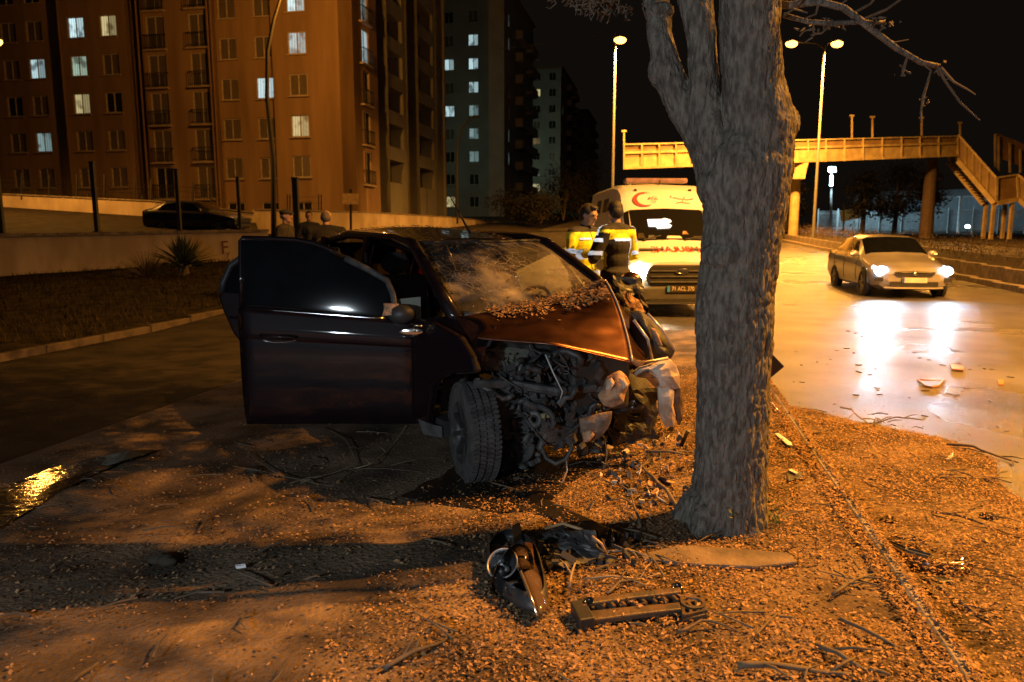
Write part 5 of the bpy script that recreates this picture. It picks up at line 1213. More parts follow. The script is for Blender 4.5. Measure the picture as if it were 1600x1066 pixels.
m = MB(); m.box(at(868,672,4.42), (.22,.16,.13), Euler((.2,.3,.4)).to_matrix()); m.lathe([(-.09,.07),(-.05,.085),(.06,.08),(.1,.05)], at(850,662,4.40), Vector((-.6,-.8,.1)), 16); o = m.build('gearbox', engine[1], car, False, True); mods(o, ('BEVEL', dict(width=.012, segments=2)))
m = MB(); m.lathe([(-.02,.02),(-.02,.055),(.03,.055),(.03,.02)], at(836,655,4.34), Vector((-.4,-.9,.1)), 18, True); m.build('pulley', engine[1], car, True, True)
m = MB(); m.tube([at(841,652,4.32), at(866,647,4.30)], .018, 10); m.build('yellow_rod', M('dusty_yellow', (.24,.21,.10), .6), car, True, True)
for i, q in enumerate([((850,560,4.55),(920,560,4.6),(930,620,4.65),(860,625,4.6)), ((870,575,4.40),(905,568,4.42),(908,640,4.5),(880,650,4.46)), ((905,572,4.45),(950,575,4.5),(945,640,4.55),(912,640,4.5)), ((880,640,4.35),(932,636,4.42),(930,690,4.45),(890,690,4.40)), ((790,590,4.45),(840,585,4.50),(850,630,4.55),(805,640,4.5)), ((835,600,4.42),(872,596,4.44),(868,640,4.46),(842,645,4.44)), ((900,690,4.45),(950,680,4.55),(946,705,4.6),(905,715,4.5))]):
    cpart([at(*c_) for c_ in q], 'crushed_panel', engine[[3,2,3,0,2,0,3][i]], 12, .05, 20+i, freq=13)
m = MB()
for k in range(7): m.bar(at(852+k*9, 640+k*1.0, 4.42), at(846+k*10, 690, 4.44), .012, .03)
m.bar(at(846,640,4.44), at(926,640,4.5), .03); m.bar(at(846,690,4.46), at(926,694,4.5), .03); m.build('radiator', engine[0], car, False, True)
m = MB(); m.tube([at(742,600,4.25), at(800,600,4.34), at(870,612,4.30), at(930,606,4.36)], [.03,.028,.03,.028], 8); m.build('crash_bar', engine[2], car, False, True)
rng = random.Random(11); hoses = [MB() for _ in engine]
for k in range(64):
    x, y = rng.uniform(770, 935), rng.uniform(552, 690); Y = rng.uniform(4.25, 4.5); p = at(x, y, Y); pts = [p]
    for j in range(rng.randint(3, 6)): pts.append(pts[-1]+Vector((rng.uniform(-.09,.09), rng.uniform(-.04,.04), rng.uniform(-.10,.08))))
    sm = []
    for a, b in zip(pts, pts[1:]): sm += [a, a.lerp(b, .5)]
    sm = [sm[0]]+[(sm[i-1]+sm[i]*2+sm[i+1])/4 for i in range(1, len(sm)-1)]+[sm[-1]]
    hoses[rng.choice([0,0,1,2,3,3,3])].tube(sm, rng.choice([.006,.008,.012,.018,.024]), 7)
for mb_, mt in zip(hoses, engine):
    if mb_.v: mb_.build('hoses', mt, car, True, True, kind='stuff')
jg = [MB() for _ in engine]
for k in range(230):
    x, y = rng.uniform(755, 945), rng.uniform(550, 700)
    if y > 640 and x < 840: continue
    p = at(x, y, rng.uniform(4.28, 4.55)); e = Euler((rng.uniform(0,3), rng.uniform(0,3), rng.uniform(0,3))).to_matrix(); s = rng.uniform(.015,.055)
    g = jg[rng.choice([0,0,1,2,3,3])]
    if rng.random() < .5: g.box(p, (s, s*rng.uniform(.2,1), s*rng.uniform(.2,1.4)), e)
    else: g.prism([p+e@Vector(v)*s for v in ((-1,-.4,0),(.8,-.7,0),(1.1,.3,0),(-.2,.9,0))], e@Vector((0,0,.006)))
for mb_, mt in zip(jg, engine):
    if mb_.v: mb_.build('broken_fragments', mt, car, False, True, kind='stuff')
m = MB(); m.tube([at(852,554,4.22), at(866,586,4.20), at(879,612,4.20), at(875,626,4.22)], .0045, 6); m.build('bent_wire', M('pale_wire', (.45,.47,.45), .5), car, True, True)
m = MB(); m.tube([at(846,680,4.36), at(846,700,4.34), at(853,716,4.32), at(868,725,4.31), at(884,718,4.31), at(893,702,4.32), at(890,688,4.35)], .014, 8); m.build('hanging_hose', engine[2], car, True, True)
m = MB(); m.tube([at(885,716,4.31), at(886,735,4.28), at(880,752,4.24), at(868,765,4.2), at(853,766,4.18), at(842,760,4.17)], .006, 6); m.build('hanging_wire', M('tan_wire', (.40,.30,.24), .5), car, True, True)
# torn foam and white plastic lit by the street lamp
def outl(pts, Y, name, mat, th=.05, bev=.012, parent=None, tilt=0, sub=True):
    mb = MB(); n = len(pts); c = sum((at(x,y,Y) for x,y in pts), Vector())/n
    a = [at(x,y,Y) for x,y in pts]; mb.v = [c+Vector((0,-th*.9,0))]+[c.lerp(p,.55)+Vector((0,-th*(.75+.25*math.sin(i*2.4)),0)) for i, p in enumerate(a)]+a+[p+Vector((0,th,0)) for p in a]
    for i in range(n):
        j = (i+1) % n; mb.f += [(0,1+i,1+j),(1+i,1+n+i,1+n+j,1+j),(1+n+i,1+2*n+i,1+2*n+j,1+n+j)]
    mb.f.append(tuple(1+2*n+i for i in reversed(range(n))))
    o = mb.build(name, mat, parent or car, False, True); mods(o, ('BEVEL', dict(width=bev, segments=2)))
    if sub: mods(o, ('SUBSURF', dict(levels=1, render_levels=1)))
    return o
outl([(934,620),(943,604),(949,591),(960,584),(970,580),(980,588),(985,599),(978,614),(975,630),(957,638),(943,635)], 4.08, 'torn_foam', brokenbrown, .04, .008)
outl([(948,596),(956,590),(962,600),(954,612),(946,610)], 4.03, 'torn_foam', tornplastic, .02, .006)
outl([(966,590),(976,590),(982,604),(974,610)], 4.03, 'torn_foam', tornplastic, .02, .006)
outl([(904,656),(920,652),(936,646),(957,643),(956,656),(950,672),(938,685),(924,690),(912,693),(908,676)], 4.12, 'torn_undertray', M('brown_undertray', (.22,.15,.10), .55, col2=(.08,.05,.035), scale=9, bump=.3), .02, .006)
outl([(910,676),(924,672),(930,680),(922,690),(912,692)], 4.08, 'torn_foam', brokenbrown, .015, .004)
outl([(988,584),(1000,575),(1012,572),(1030,566),(1048,562),(1057,572),(1062,586),(1063,607),(1050,609),(1033,613),(1022,604),(1009,591),(996,590)], 4.62, 'torn_white_reservoir', tornplastic, .05, .006, sub=False)
outl([(1028,606),(1029,630),(1031,650),(1041,668),(1053,667),(1056,650),(1052,634),(1054,612),(1046,604)], 4.60, 'torn_white_strip', tornplastic, .03, .004, sub=False)
outl([(1052,606),(1064,606),(1067,630),(1067,656),(1061,666),(1052,645),(1046,625)], 4.64, 'bent_trim', M('brown_trim', (.13,.085,.05), .4, col2=(.07,.045,.03)), .02, .004, sub=False)
outl([(985,487),(1000,486),(1015,494),(1035,518),(1050,536),(1056,549),(1050,560),(1030,571),(1008,574),(990,580),(984,540)], 4.75, 'smashed_headlamp', blackplastic, .06, .010)
outl([(1016,512),(1024,514),(1033,532),(1036,542),(1028,540)], 4.64, 'tan_reflection_strip', brokenbrown, .012, .004)  # tan piece stands for a reflection on the smashed headlamp
m = MB(); m.tube([at(1012,490,4.66), at(1034,514,4.66), at(1054,546,4.66)], .008, 6); m.tube([at(990,500,4.65), at(1012,530,4.63), at(1020,566,4.63)], .010, 6); m.tube([at(985,556,4.6), at(1010,566,4.6), at(1044,560,4.6)], .012, 6); m.build('headlamp_trim', silver, car, True, True)
cpart([at(955,470,5.3), at(1000,462,5.4), at(1030,540,5.2), at(985,560,5.0)], 'left_wing', plum, 10, .05, 31)
cpart([at(962,612,4.55), at(1026,604,4.75), at(1026,686,4.85), at(958,696,4.65)], 'bumper_remains', blackplastic, 12, .05, 33)
cpart([at(955,640,4.55), at(1010,650,4.75), at(1000,690,4.8), at(955,690,4.6)], 'bumper_remains', blackplastic, 10, .06, 35)
m = MB(); m.ell(at(986,440,5.62), (.10,.08,.075), 14, 10, Matrix.Rotation(car.rotation_euler.z, 3, 'Z')); m.tube([at(972,455,5.65), at(982,446,5.62)], .03, 6); m.build('left_mirror', bonnetpaint, car, True, True)
for i, (q, mt) in enumerate([(((955,430,5.4),(1000,436,5.45),(1004,462,5.4),(962,470,5.3)), engine[3]), (((972,455,5.2),(1000,465,5.2),(1010,490,5.1),(985,492,5.1)), brokenbrown)]):
    cpart([at(*c_) for c_ in q], 'bent_wing_edge', mt, 8, .05, 41+i)
m = MB(); m.lathe([(0,.001),(.01,.02),(.02,.025)], at(988,632,4.62), (0,-1,.2), 12); m.build('fog_lamp_bezel', chrome, car, True, True)
# bark chips and leaf litter lying on the car
def litter(mb, p, n, rng, s0=.010, s1=.026):
    n = n.normalized(); t = n.orthogonal().normalized(); t = Matrix.Rotation(rng.uniform(0,6.3), 3, n)@t; n2 = (n+Vector((rng.uniform(-.4,.4), rng.uniform(-.4,.4), rng.uniform(-.2,.2)))).normalized(); b = n2.cross(t).normalized(); s = rng.uniform(s0, s1)
    mb.add([p-t*s, p+b*s*.35+n*s*.2, p+t*s, p-b*s*.35+n*s*.1], [(0,1,2,3)])
mb = MB(); rng = random.Random(5)
for _ in range(1500):
    u = abs(rng.gauss(0, .16)); v = .12+.83*rng.random()
    if noise.noise(Vector((u*8, v*7, 4))) < -.22 or u > .6: continue
    if v > .7 and u > .3: continue
    p = bon(u, v); n = (bon(min(1,u+.02), v)-p).cross(bon(u, min(1,v+.02))-p); n = n if n.z > 0 else -n; litter(mb, p+n.normalized()*rng.uniform(.004,.03), n, rng)
MW = wm(car); 
for _ in range(1100):
    u = rng.random(); v = abs(rng.gauss(0, .13)) if u > .45 else rng.random()
    if u <= .45 and noise.noise(Vector((u*9, v*6, 2))) < .12: continue
    if u <= .45 and v < .5 and rng.random() < .6: continue
    if v > 1: continue
    p = MW@wspt(u, v); n = MW.to_3x3()@Vector((.5,0,.85)); litter(mb, p+n*rng.uniform(.004,.016), n, rng, .005, .018 if u < .45 else .024)
for _ in range(900):
    u, v = rng.random()**1.3, rng.random(); p = MW@Vector(roofpt(u, v)); litter(mb, p+Vector((0,0,rng.uniform(.018,.03))), Vector((0,0,1)), rng, .006, .020)
o = mb.build('bark_litter', chip_m, None, False); o['kind'] = 'stuff'
# ------------------------------------------------------------------ the tree
TY0 = 3.62
tb = ground(1136, 838); TY0 = tb.y+.16
tree = thing('tree', (tb.x, TY0, 0), 'thick grey barked tree trunk forking into three limbs, right of the crashed car', 'tree')
def tpt(px, py, dy=0): return at(px, py, TY0+dy)
def trad(r_px, py): return r_px/F*(TY0*CT+(CH-at(800, py, TY0).z)*ST)
def chain(mb, pts):
    mb.tube([tpt(x, y, d) for x, y, r, d in pts], [trad(r, y) for x, y, r, d in pts], 24)
mb = MB()
chain(mb, [(1136,900,74,0),(1136,850,66,0),(1137,815,60,0),(1139,770,56.5,0),(1143,700,54,0),(1146,600,54,0),(1147,540,57,0),(1147,490,59,0),(1150,450,58,0),(1156,400,58,0),(1162,350,61,0),(1164,300,66,0),(1168,260,70,0),(1172,220,60,0),(1175,180,38,0),(1176,150,14,0)])
chain(mb, [(1160,400,24,.0),(1164,300,44,0),(1182,240,56,-.02),(1186,190,53,-.04),(1176,130,46,-.06),(1172,60,44,-.08),(1171,0,45,-.10),(1178,-120,44,-.1),(1196,-260,40,0),(1215,-420,32,.1)])
mb.ell(tpt(1210,196,-.03), (trad(37,196),)*3, 20, 14); mb.ell(tpt(1200,160,-.03), (trad(22,160), .1, trad(40,160)), 16, 12); mb.ell(tpt(1195,510,.0), (trad(12,500), .06, trad(30,500)), 16, 12)
mb.ell(tpt(1150,400,-.04), (trad(54,400), .15, trad(34,400)), 16, 12); mb.ell(tpt(1122,290,-.02), (trad(32,260), .12, trad(40,260)), 16, 12)
chain(mb, [(1150,390,18,.02),(1140,300,36,.02),(1115,220,35,.03),(1100,150,24,.05),(1097,70,22,.06),(1086,0,27,.08),(1080,-120,32,.12),(1060,-300,26,.2)])
chain(mb, [(1145,370,16,.03),(1124,285,32,.06),(1100,225,28,.09),(1066,165,24,.12),(1042,115,25,.15),(1032,65,21,.18),(1029,20,19,.22),(1012,-70,24,.3),(985,-200,18,.4)])
mb.ell(tpt(1030,110,.15), (trad(18,100), .06, trad(28,100)), 14, 10); mb.ell(tpt(1030,18,.2), (trad(24,20),.08,trad(14,20)), 14, 10)
for a, l in ((.3,.15),(1.5,.14),(2.9,.17),(3.9,.15),(5.2,.15)): mb.tube([(tb.x,TY0,.16),(tb.x+math.cos(a)*l*.8,TY0+math.sin(a)*l*.8,.05),(tb.x+math.cos(a)*l*1.25,TY0+math.sin(a)*l*1.25,-.05)], [.13,.09,.05], 12)
me = bake(mb, .0062, 4)
nv = len(me.vertices); co = np.empty(nv*3); me.vertices.foreach_get('co', co); co = co.reshape(-1,3); no = np.empty(nv*3); me.vertices.foreach_get('normal', no); no = no.reshape(-1,3)
for i in range(nv):
    x, y, z = co[i]
    if z > 3.4: continue
    up = min(1, max(0, (z-1.30)/.5))                 # furrowed plates below, smoother and knobbly above
    wx_ = noise.noise(Vector((x*5, y*5, z*5)))*.9; P_ = Vector((x, y, z))
    d_, _p = noise.voronoi(Vector((x*30+wx_, y*30+wx_*.7, z*11+wx_*1.3)))
    e1 = min(1, (d_[1]-d_[0])*2.6)                    # plates parted by fissures
    r1 = 1-abs(noise.noise(Vector((x*20+wx_, y*20, z*4.5))))*2.2
    k = noise.noise(P_*9); f = noise.noise(Vector((x*75, y*75, z*42)))
    co[i] += no[i]*(((e1-.7)*.0085+r1*.0055)*(1-.60*up)+k*.007*(.4+.8*up)+f*.0035)
me.vertices.foreach_set('co', co.reshape(-1)); me.update()
inv = wm(tree).inverted(); me.transform(inv); me.materials.clear(); me.materials.append(bark)
trunk = link('trunk', me, tree)
# crown mostly above the frame, branches and leaves thickened to shade the left ground
rng = random.Random(21); tw = MB(); lv = MB()
def branch(p, d, l, r, lev, mb):
    pts = [p]; rad = [r]; n = 5
    q_ = p+d*l*.7-Vector((0,0,CH))
    if lev >= 2 and q_.y > .3 and -80 < 800+F*q_.x/(q_.y*CT-q_.z*ST) < 1680 and 533-F*(q_.z*CT+q_.y*ST)/(q_.y*CT-q_.z*ST) > -60: return
    for i in range(n):
        d = (d+Vector((rng.gauss(0,.16), rng.gauss(0,.16), rng.gauss(.03,.13)))).normalized(); pts.append(pts[-1]+d*l/n); rad.append(r*(1-.65*(i+1)/n))
    mb.tube(pts, rad, 7 if lev < 2 else 4 if lev < 3 else 3, False)
    if lev >= 3:
        for q in pts[2:]:
            if rng.random() < .8 and (lambda d_: d_.y < .3 or 533-F*(d_.z*CT+d_.y*ST)/(d_.y*CT-d_.z*ST) < -25)(q-Vector((0,0,CH))): lv.leaves(q, (.12,.12,.12), 3, .045, rng)
    if lev < 4:
        for k in range(rng.randint(3, 5)):
            i = rng.randint(1, n); dd = (d+Vector((rng.uniform(-1,1), rng.uniform(-1,1), rng.uniform(-.45,.7)))).normalized()
            branch(pts[i], dd, l*rng.uniform(.5,.75), rad[i]*.62, lev+1, tw if lev >= 1 else mb)
for (px, py, dy, rp_) in ((1215,-420,.1,32),(1060,-300,.2,26),(985,-200,.4,18),(1185,-200,-.05,26),(1075,-150,.14,20),(1200,-320,.05,24)):
    for k in range(4):
        m = MB(); d = Vector((rng.uniform(-.5,1.0), rng.uniform(-.3,1.3), rng.uniform(.2,.9))).normalized(); branch(tpt(px, py, dy), d, rng.uniform(2.0,3.0), trad(rp_, py)*.95, 0, m); m.build('branch', bark, tree, True, True)
# branches that hang into the picture
def vis(pts, name='branch', mat=bark):
    m = MB(); m.tube([at(x, y, Y) for x, y, Y, r in pts], [r for *_, r in pts], 7); return m.build(name, mat, tree, True, True)
vis([(1196,6,3.7,.020),(1235,8,3.6,.018),(1280,2,3.5,.017),(1318,12,3.5,.016),(1350,36,3.5,.016),(1365,48,3.5,.015),(1400,75,3.5,.013),(1440,98,3.5,.012),(1468,104,3.5,.012)])
vis([(1225,24,3.7,.012),(1262,34,3.6,.011),(1300,37,3.5,.012),(1345,34,3.5,.011),(1380,35,3.5,.008)])
for pts in ([(1350,30,.007),(1385,15,.006),(1420,-10,.005)],[(1335,20,.007),(1360,6,.006),(1380,-20,.004)],[(1468,104,.008),(1490,128,.006),(1512,140,.004),(1524,148,.003)],[(1466,105,.008),(1476,125,.006),(1500,160,.005),(1531,188,.003)],
            [(1440,98,.006),(1455,110,.005),(1443,150,.007),(1439,176,.005),(1440,192,.003)],[(1418,88,.005),(1412,108,.008),(1410,118,.004)],[(1280,2,.006),(1275,22,.005),(1255,30,.003)],[(1300,37,.005),(1284,52,.005),(1272,53,.006)],[(1240,8,.006),(1262,-8,.005),(1290,-20,.003)],
            [(1380,60,.004),(1398,66,.003),(1420,62,.002)],[(1476,125,.003),(1488,122,.002)],[(1225,24,.006),(1240,14,.005),(1262,20,.004)],[(1310,10,.005),(1330,-6,.004)]):
    tw.tube([at(x, y, 3.5) for x, y, r in pts], [r for *_, r in pts], 5, False)
for k in range(85):                                    # dead seed clusters at the top left
    x = rng.gauss(945, 34); y = rng.uniform(-20, 10+14*rng.random()); Y = rng.uniform(3.7, 4.2); p = at(x, y, Y); pts = [p]
    for j in range(3): pts.append(pts[-1]+Vector((rng.uniform(-.03,.03), rng.uniform(-.03,.03), rng.uniform(-.035,.01))))
    tw.tube(pts, [.004,.004,.003,.002], 4, False)
for pts in ([(1022,-10),(990,-6),(955,0),(920,6),(890,10)],[(960,0),(945,20),(938,34)],[(1040,-5),(1008,-30),(960,-40),(900,-20),(878,4)]):
    tw.tube([at(x, y, 3.95) for x, y in pts], [.010,.008,.006,.004,.003][:len(pts)], 5, False)
for k in range(60):
    x = rng.choice([1380, 1440, 1466, 1410, 1300, 1270]); p = at(x+rng.gauss(0,9), {1380:35,1440:160,1466:104,1410:112,1300:36,1270:48}[x]+rng.gauss(0,5), 3.5); tw.tube([p, p+Vector((rng.uniform(-.03,.03), rng.uniform(-.03,.03), rng.uniform(-.03,.02)))], [.006,.002], 4, False)
tw.build('twigs', twig_m, tree, False, True, kind='stuff')
lv.build('dry_leaves', M('dry_leaf', (.12,.08,.05), .8, island=True, lo=0, hi=1), tree, False, True, kind='stuff'); print('TREE', len(tw.f), len(lv.f))
# stub, sprout at the foot
m = MB(); m.tube([tpt(1213,123,-.05), tpt(1226,122,-.06)], [.012,.007], 6); m.build('broken_stub', bark, tree, True, True)
mb = MB(); rng2 = random.Random(2)
for c, n in (((1206,815),60),((1200,790),26),((1142,800),10)):
    p = ground(c[0], c[1]+(6 if c[0] > 1150 else 0)) if c[0] > 1150 else tpt(1142,800,-.19)
    mb.leaves(p+Vector((0,-.02,.05 if c[0] > 1150 else 0)), (.05,.05,.05), n, .014, rng2)
sp = mb.build('green_sprout', M('green_blade', (.07,.10,.03), .7, island=True, lo=0, hi=1)); tag(sp, 'small green sprout growing at the right foot of the tree trunk', 'weed'); sp['kind'] = 'stuff'

# ------------------------------------------------------------------ chips, twigs and wreckage on the ground
def chips(n, rngs, dens, zf, s0=.007, s1=.019, seed=1):
    g = np.random.default_rng(seed); V_ = []; F_ = []
    S = g.uniform(rngs[0], rngs[1], n); T = g.uniform(rngs[2], rngs[3], n); Rn = g.random((n, 8)); k = 0
    for i in range(n):
        s, t = S[i], T[i]
        if Rn[i,0] > dens(s, t): continue
        sz = s0+(s1-s0)*Rn[i,1]**1.8*(1 if Rn[i,7] > .03 else 1.8); a = Rn[i,2]*6.283; tl = (Rn[i,3]-.5)*.8; tl2 = (Rn[i,4]-.5)*.8; z = zf(s, t)+sz*.35+Rn[i,5]*.014
        ca, sa_ = math.cos(a), math.sin(a); wd = sz*(.30+.35*Rn[i,6])
        x0 = s*CU+t*SU; y0 = -s*SU+t*CU
        dx, dy, dz = ca*sz, sa_*sz, tl*sz; ex, ey, ez = -sa_*wd, ca*wd, tl2*wd
        V_ += [(x0-dx,y0-dy,max(zf(s,t)+.001,z-dz)),(x0+ex*1,y0+ey,z+ez+sz*.15),(x0+dx,y0+dy,z+dz),(x0-ex,y0-ey,max(zf(s,t)+.001,z-ez))]; F_ += [(k,k+1,k+2),(k,k+2,k+3)]; k += 4
    me = bpy.data.meshes.new('bark_chips'); me.from_pydata(V_, [], F_); me.materials.append(chip_m); return me
def zver(s, t):
    z = rise(s,t); return z+.022*noise.noise(Vector((s*1.7, t*1.7, 3)))+.013*noise.noise(Vector((s*6, t*6, 9)))+.001
def dens_r(s, t):
    d = min(1, max(0, (s+1.25)/.9))*min(1, max(0, (8.6-t)/1.5))
    nz = noise.noise(Vector((s*1.1, t*1.1, 7)))+.6*noise.noise(Vector((s*3.1, t*3.1, 2)))
    d *= min(1, max(.18, 1.0+1.2*nz))
    # bare ground hidden below the car
    return d
me = chips(175000, (-1.6, 1.0, 1.6, 9.0), dens_r, zver, .0045, .0125, seed=1); link('bark_chips', me, kind='stuff')
def dens_l(s, t):
    nz = noise.noise(Vector((s*.9, t*.9, 17)))+.6*noise.noise(Vector((s*2.7, t*2.7, 12)))
    d = max(0, .42-.10*(t-1.8))*min(1, max(.0, .45+1.7*nz)); 
    return d*min(1, max(.12, (s+4.6)/2.4))+.05
me = chips(110000, (-4.1, -.4, 1.5, 7.0), dens_l, zver, .005, .013, seed=2); link('bark_chips', me, kind='stuff')
def edge_s(t): return 2.30+.16*math.sin(t*2.3)+.30*noise.noise(Vector((t*1.6, 0, 5)))-max(0, t-5.6)*.75+max(0, 3.6-t)*.55
def dens_road(s, t):
    e = edge_s(t); nz = noise.noise(Vector((s*2.2, t*2.2, 27)))
    return (1 if s < e else max(0, .05-.03*(s-e))*(1 if nz > 0 else .3)+.002)*min(1, max(.35, .9+.9*nz))
strip('litter_underlay', 1.13, lambda t: edge_s(t)-.02, 1.2, 7.4, -.082, dirt, 10, .08, kind='stuff')  # added dark sheet that hides the wet road's sheen between the chips
me = chips(165000, (1.12, 4.4, 1.5, 7.8), dens_road, lambda s, t: rise(s,t)-.088+.06*max(0, min(1, (edge_s(t)-s)*1.2)), .0045, .0125, seed=3); link('bark_chips', me, kind='stuff')
me = chips(20000, (.95, 1.12, 1.6, 8.0), lambda s, t: 0 if abs(s-1.045) < .016 and noise.noise(Vector((t*2.2, 1, 1))) > -.3 else .9, lambda s, t: .006 if s < 1.03 else .018 if s < 1.09 else -.01, .006, .014, seed=4); link('bark_chips', me, kind='stuff')

def twig(label, pts, r=.008, Z=0, mat=twig_m, name='twig', cat='twig', forks=()):
    P_ = [ground(x, y)+Vector((0,0,r+.012+Z+(.02*math.sin(i*1.7) if 0 < i < len(pts)-1 else 0))) for i, (x, y) in enumerate(pts)]
    root = MB(); sm = []
    for i in range(len(P_)-1):
        for k in range(3): 
            p = P_[i].lerp(P_[i+1], k/3); sm.append(p+Vector((noise.noise(p*9)*.012, noise.noise(p*9+Vector((5,0,0)))*.012, abs(noise.noise(p*5))*.012)))
    sm.append(P_[-1]); n = len(sm); root.tube(sm, [r*(1-.6*i/n) for i in range(n)], 6)
    rg = random.Random(len(label))
    for k in range(2 if not forks else 0):
        i = rg.randint(2, n-2); d = (sm[i+1]-sm[i]).normalized(); sd = Vector((-d.y, d.x, .1))*rg.choice([-1,1]); q = sm[i]+(d+sd*.8).normalized()*rg.uniform(.08,.18); root.tube([sm[i], sm[i].lerp(q,.5)+Vector((0,0,.01)), q], [r*.6, r*.45, r*.2], 5)
    for f in forks: root.tube([ground(x, y)+Vector((0,0,r+.015)) for x, y in f], r*.5, 5)
    return tag(root.build(name, mat, smooth=True), label, cat)
tt = twig
tt('long dark branch on the chips right of the trunk, parallel to the road edge', [(1222,655),(1270,662),(1320,668),(1365,662),(1400,658),(1440,660)], .010)
tt('forked twig lying across the branch at the upper right of the chips', [(1270,682),(1310,678),(1350,672),(1372,660),(1392,655)], .009)
tt('pale crooked stick at the road edge beside the chips', [(1312,640),(1330,648),(1345,658),(1356,666)], .010, mat=M('pale_stick', (.30,.22,.14), .8))
tt('dark stick along the outer edge of the chips on the road', [(1480,700),(1520,708),(1560,718),(1590,728)], .012)
tt('straight brown stick pointing at the chrome trim on the lower right', [(1434,908),(1475,938),(1520,963),(1552,980)], .012)
tt('pale curling twig at the right edge below the chrome trim', [(1528,959),(1555,955),(1575,957),(1600,962)], .006, forks=[[(1542,964),(1546,976),(1556,982)]], mat=bpy.data.materials['pale_stick'])
tt('long bent twig reaching the kerb line at the lower right', [(1310,975),(1350,1000),(1400,1018),(1440,1017),(1488,1010)], .009)
tt('dark thick branch along the bottom edge right of centre', [(1150,1050),(1210,1058),(1280,1062),(1330,1064)], .013)
tt('dark stick near the bottom, left of the bent twig', [(1275,1018),(1310,1038),(1345,1052),(1390,1064)], .011)
tt('short straight stick crossing the chips beside the kerb', [(1300,938),(1335,920),(1370,903)], .008)
tt('thin twig from the kerb toward the chrome trim', [(1390,845),(1430,856),(1470,866),(1512,874)], .009)
tt('dark twig right of the kerb in the middle of the chips', [(1345,750),(1365,760),(1400,775)], .007)
tt('long dark twig at the right edge in the middle', [(1455,806),(1500,818),(1550,830),(1600,850)], .010)
tt('small twig between the two long dark twigs on the right', [(1440,752),(1480,756),(1530,752),(1562,758)], .008)
tt('thin curved straw standing by the open door bottom', [(548,738),(580,735),(612,700),(634,668)], .004, mat=bpy.data.materials['pale_stick'])
tt('long curved wire like twig under the open door', [(508,672),(540,695),(560,730),(520,760),(440,752),(395,722),(381,690),(392,655)], .004)
tt('thin twig lying across the shadow left of the wheel', [(470,760),(540,742),(600,735),(660,742)], .004)
tt('tan stick leaning beside the broken headlight', [(890,928),(896,905),(901,880)], .007, .01, mat=bpy.data.materials['pale_stick'])
tt('long thin tan stick between headlight and trunk slab', [(915,912),(955,914),(1000,910),(1040,902)], .006, mat=bpy.data.materials['pale_stick'])
tt('short dark tipped stick above the black bumper bracket', [(948,936),(970,922),(1000,914)], .008)
tt('tan stick right of the black grille pieces', [(948,876),(980,878),(1010,882)], .007, .02, mat=bpy.data.materials['pale_stick'])
tt('dark twig standing against the left foot of the trunk', [(1000,830),(990,800),(985,765)], .008)
tt('crooked dark stick left of the trunk in front of the wreck', [(1065,812),(1040,778),(1010,742),(992,722)], .013)
tt('short dark stick lying by the torn bumper', [(1010,712),(1040,716),(1070,716)], .014)
tt('curved brown twig below the black bumper bracket', [(1060,998),(1095,985),(1130,978)], .007)
tt('long dark twig at the bottom left of centre', [(600,1054),(650,1035),(690,1012),(715,990)], .010)
mb = MB(); rng = random.Random(31)
for k in range(420):
    s = rng.uniform(-3.6, 2.4); t = rng.uniform(1.7, 6.8)
    if s < -1 and rng.random() < .6: continue
    z = zver(s,t) if s < 1 else rise(s,t)-.075
    p = st(s, t, z+.018); a = rng.uniform(0,6.3); l = rng.uniform(.06,.26); q = p+Vector((math.cos(a)*l, math.sin(a)*l, rng.uniform(-.005,.02))); mb.tube([p, p.lerp(q,.5)+Vector((rng.uniform(-.02,.02), rng.uniform(-.02,.02), .006)), q], [.005,.004,.002], 4, False)
mb.build('twig_litter', twig_m, kind='stuff')

# slab at the foot of the trunk
def slab(name, label, cat, px, th, mat, Z=0, bev=.008, parent=None):
    P_ = [ground(x, y)+Vector((0,0,Z)) for x, y in px]; mb = MB(); mb.prism(P_, (0,0,th)); o = mb.build(name, mat, parent)
    mods(o, ('BEVEL', dict(width=bev, segments=2)))
    if parent is None: tag(o, label, cat)
    return o
slab('stone_slab', 'flat worn stone slab lying at the foot of the trunk', 'slab', [(1000,872),(1060,858),(1140,862),(1232,870),(1246,884),(1180,892),(1080,887),(1005,880)], .022, M('worn_stone', (.17,.125,.09), .85, col2=(.08,.06,.045), scale=5, bump=.5, bscale=30))
# broken headlight unit
hc = ground(806, 905); hl = thing('broken_headlight', hc, 'broken headlight unit with chrome bowl lying on the chips in front', 'headlight')
def gp(x, y, z): return at(x, y, (lambda p: p.y)(ground(x, y, z)))
clearlens = bpy.data.materials.new('headlight_lens_plastic'); clearlens.use_nodes = True; N, L, b = nodes(clearlens)
tr = N.new('ShaderNodeBsdfTransparent'); tr.inputs[0].default_value = (.8,.8,.8,1); gl = N.new('ShaderNodeBsdfGlossy'); gl.inputs['Roughness'].default_value = .06
fr = N.new('ShaderNodeFresnel'); fr.inputs[0].default_value = 1.45; m1 = N.new('ShaderNodeMixShader'); L.new(fr.outputs[0], m1.inputs[0]); L.new(tr.outputs[0], m1.inputs[1]); L.new(gl.outputs[0], m1.inputs[2]); L.new(m1.outputs[0], N['Material Output'].inputs[0])
ol = [(762,905),(757,880),(768,858),(790,845),(815,850),(838,870),(848,905),(856,940),(857,966),(836,972),(812,962),(786,945),(770,925)]
B0 = [ground(x, y) for x, y in ol]; c = sum(B0, Vector())/len(B0); n = len(B0); mb = MB()
mb.v = B0+[c.lerp(p,.97)+Vector((0,0,.055)) for p in B0]+[c.lerp(p,.86)+Vector((0,.01,.085)) for p in B0]+[c+Vector((0,.0,.05))]
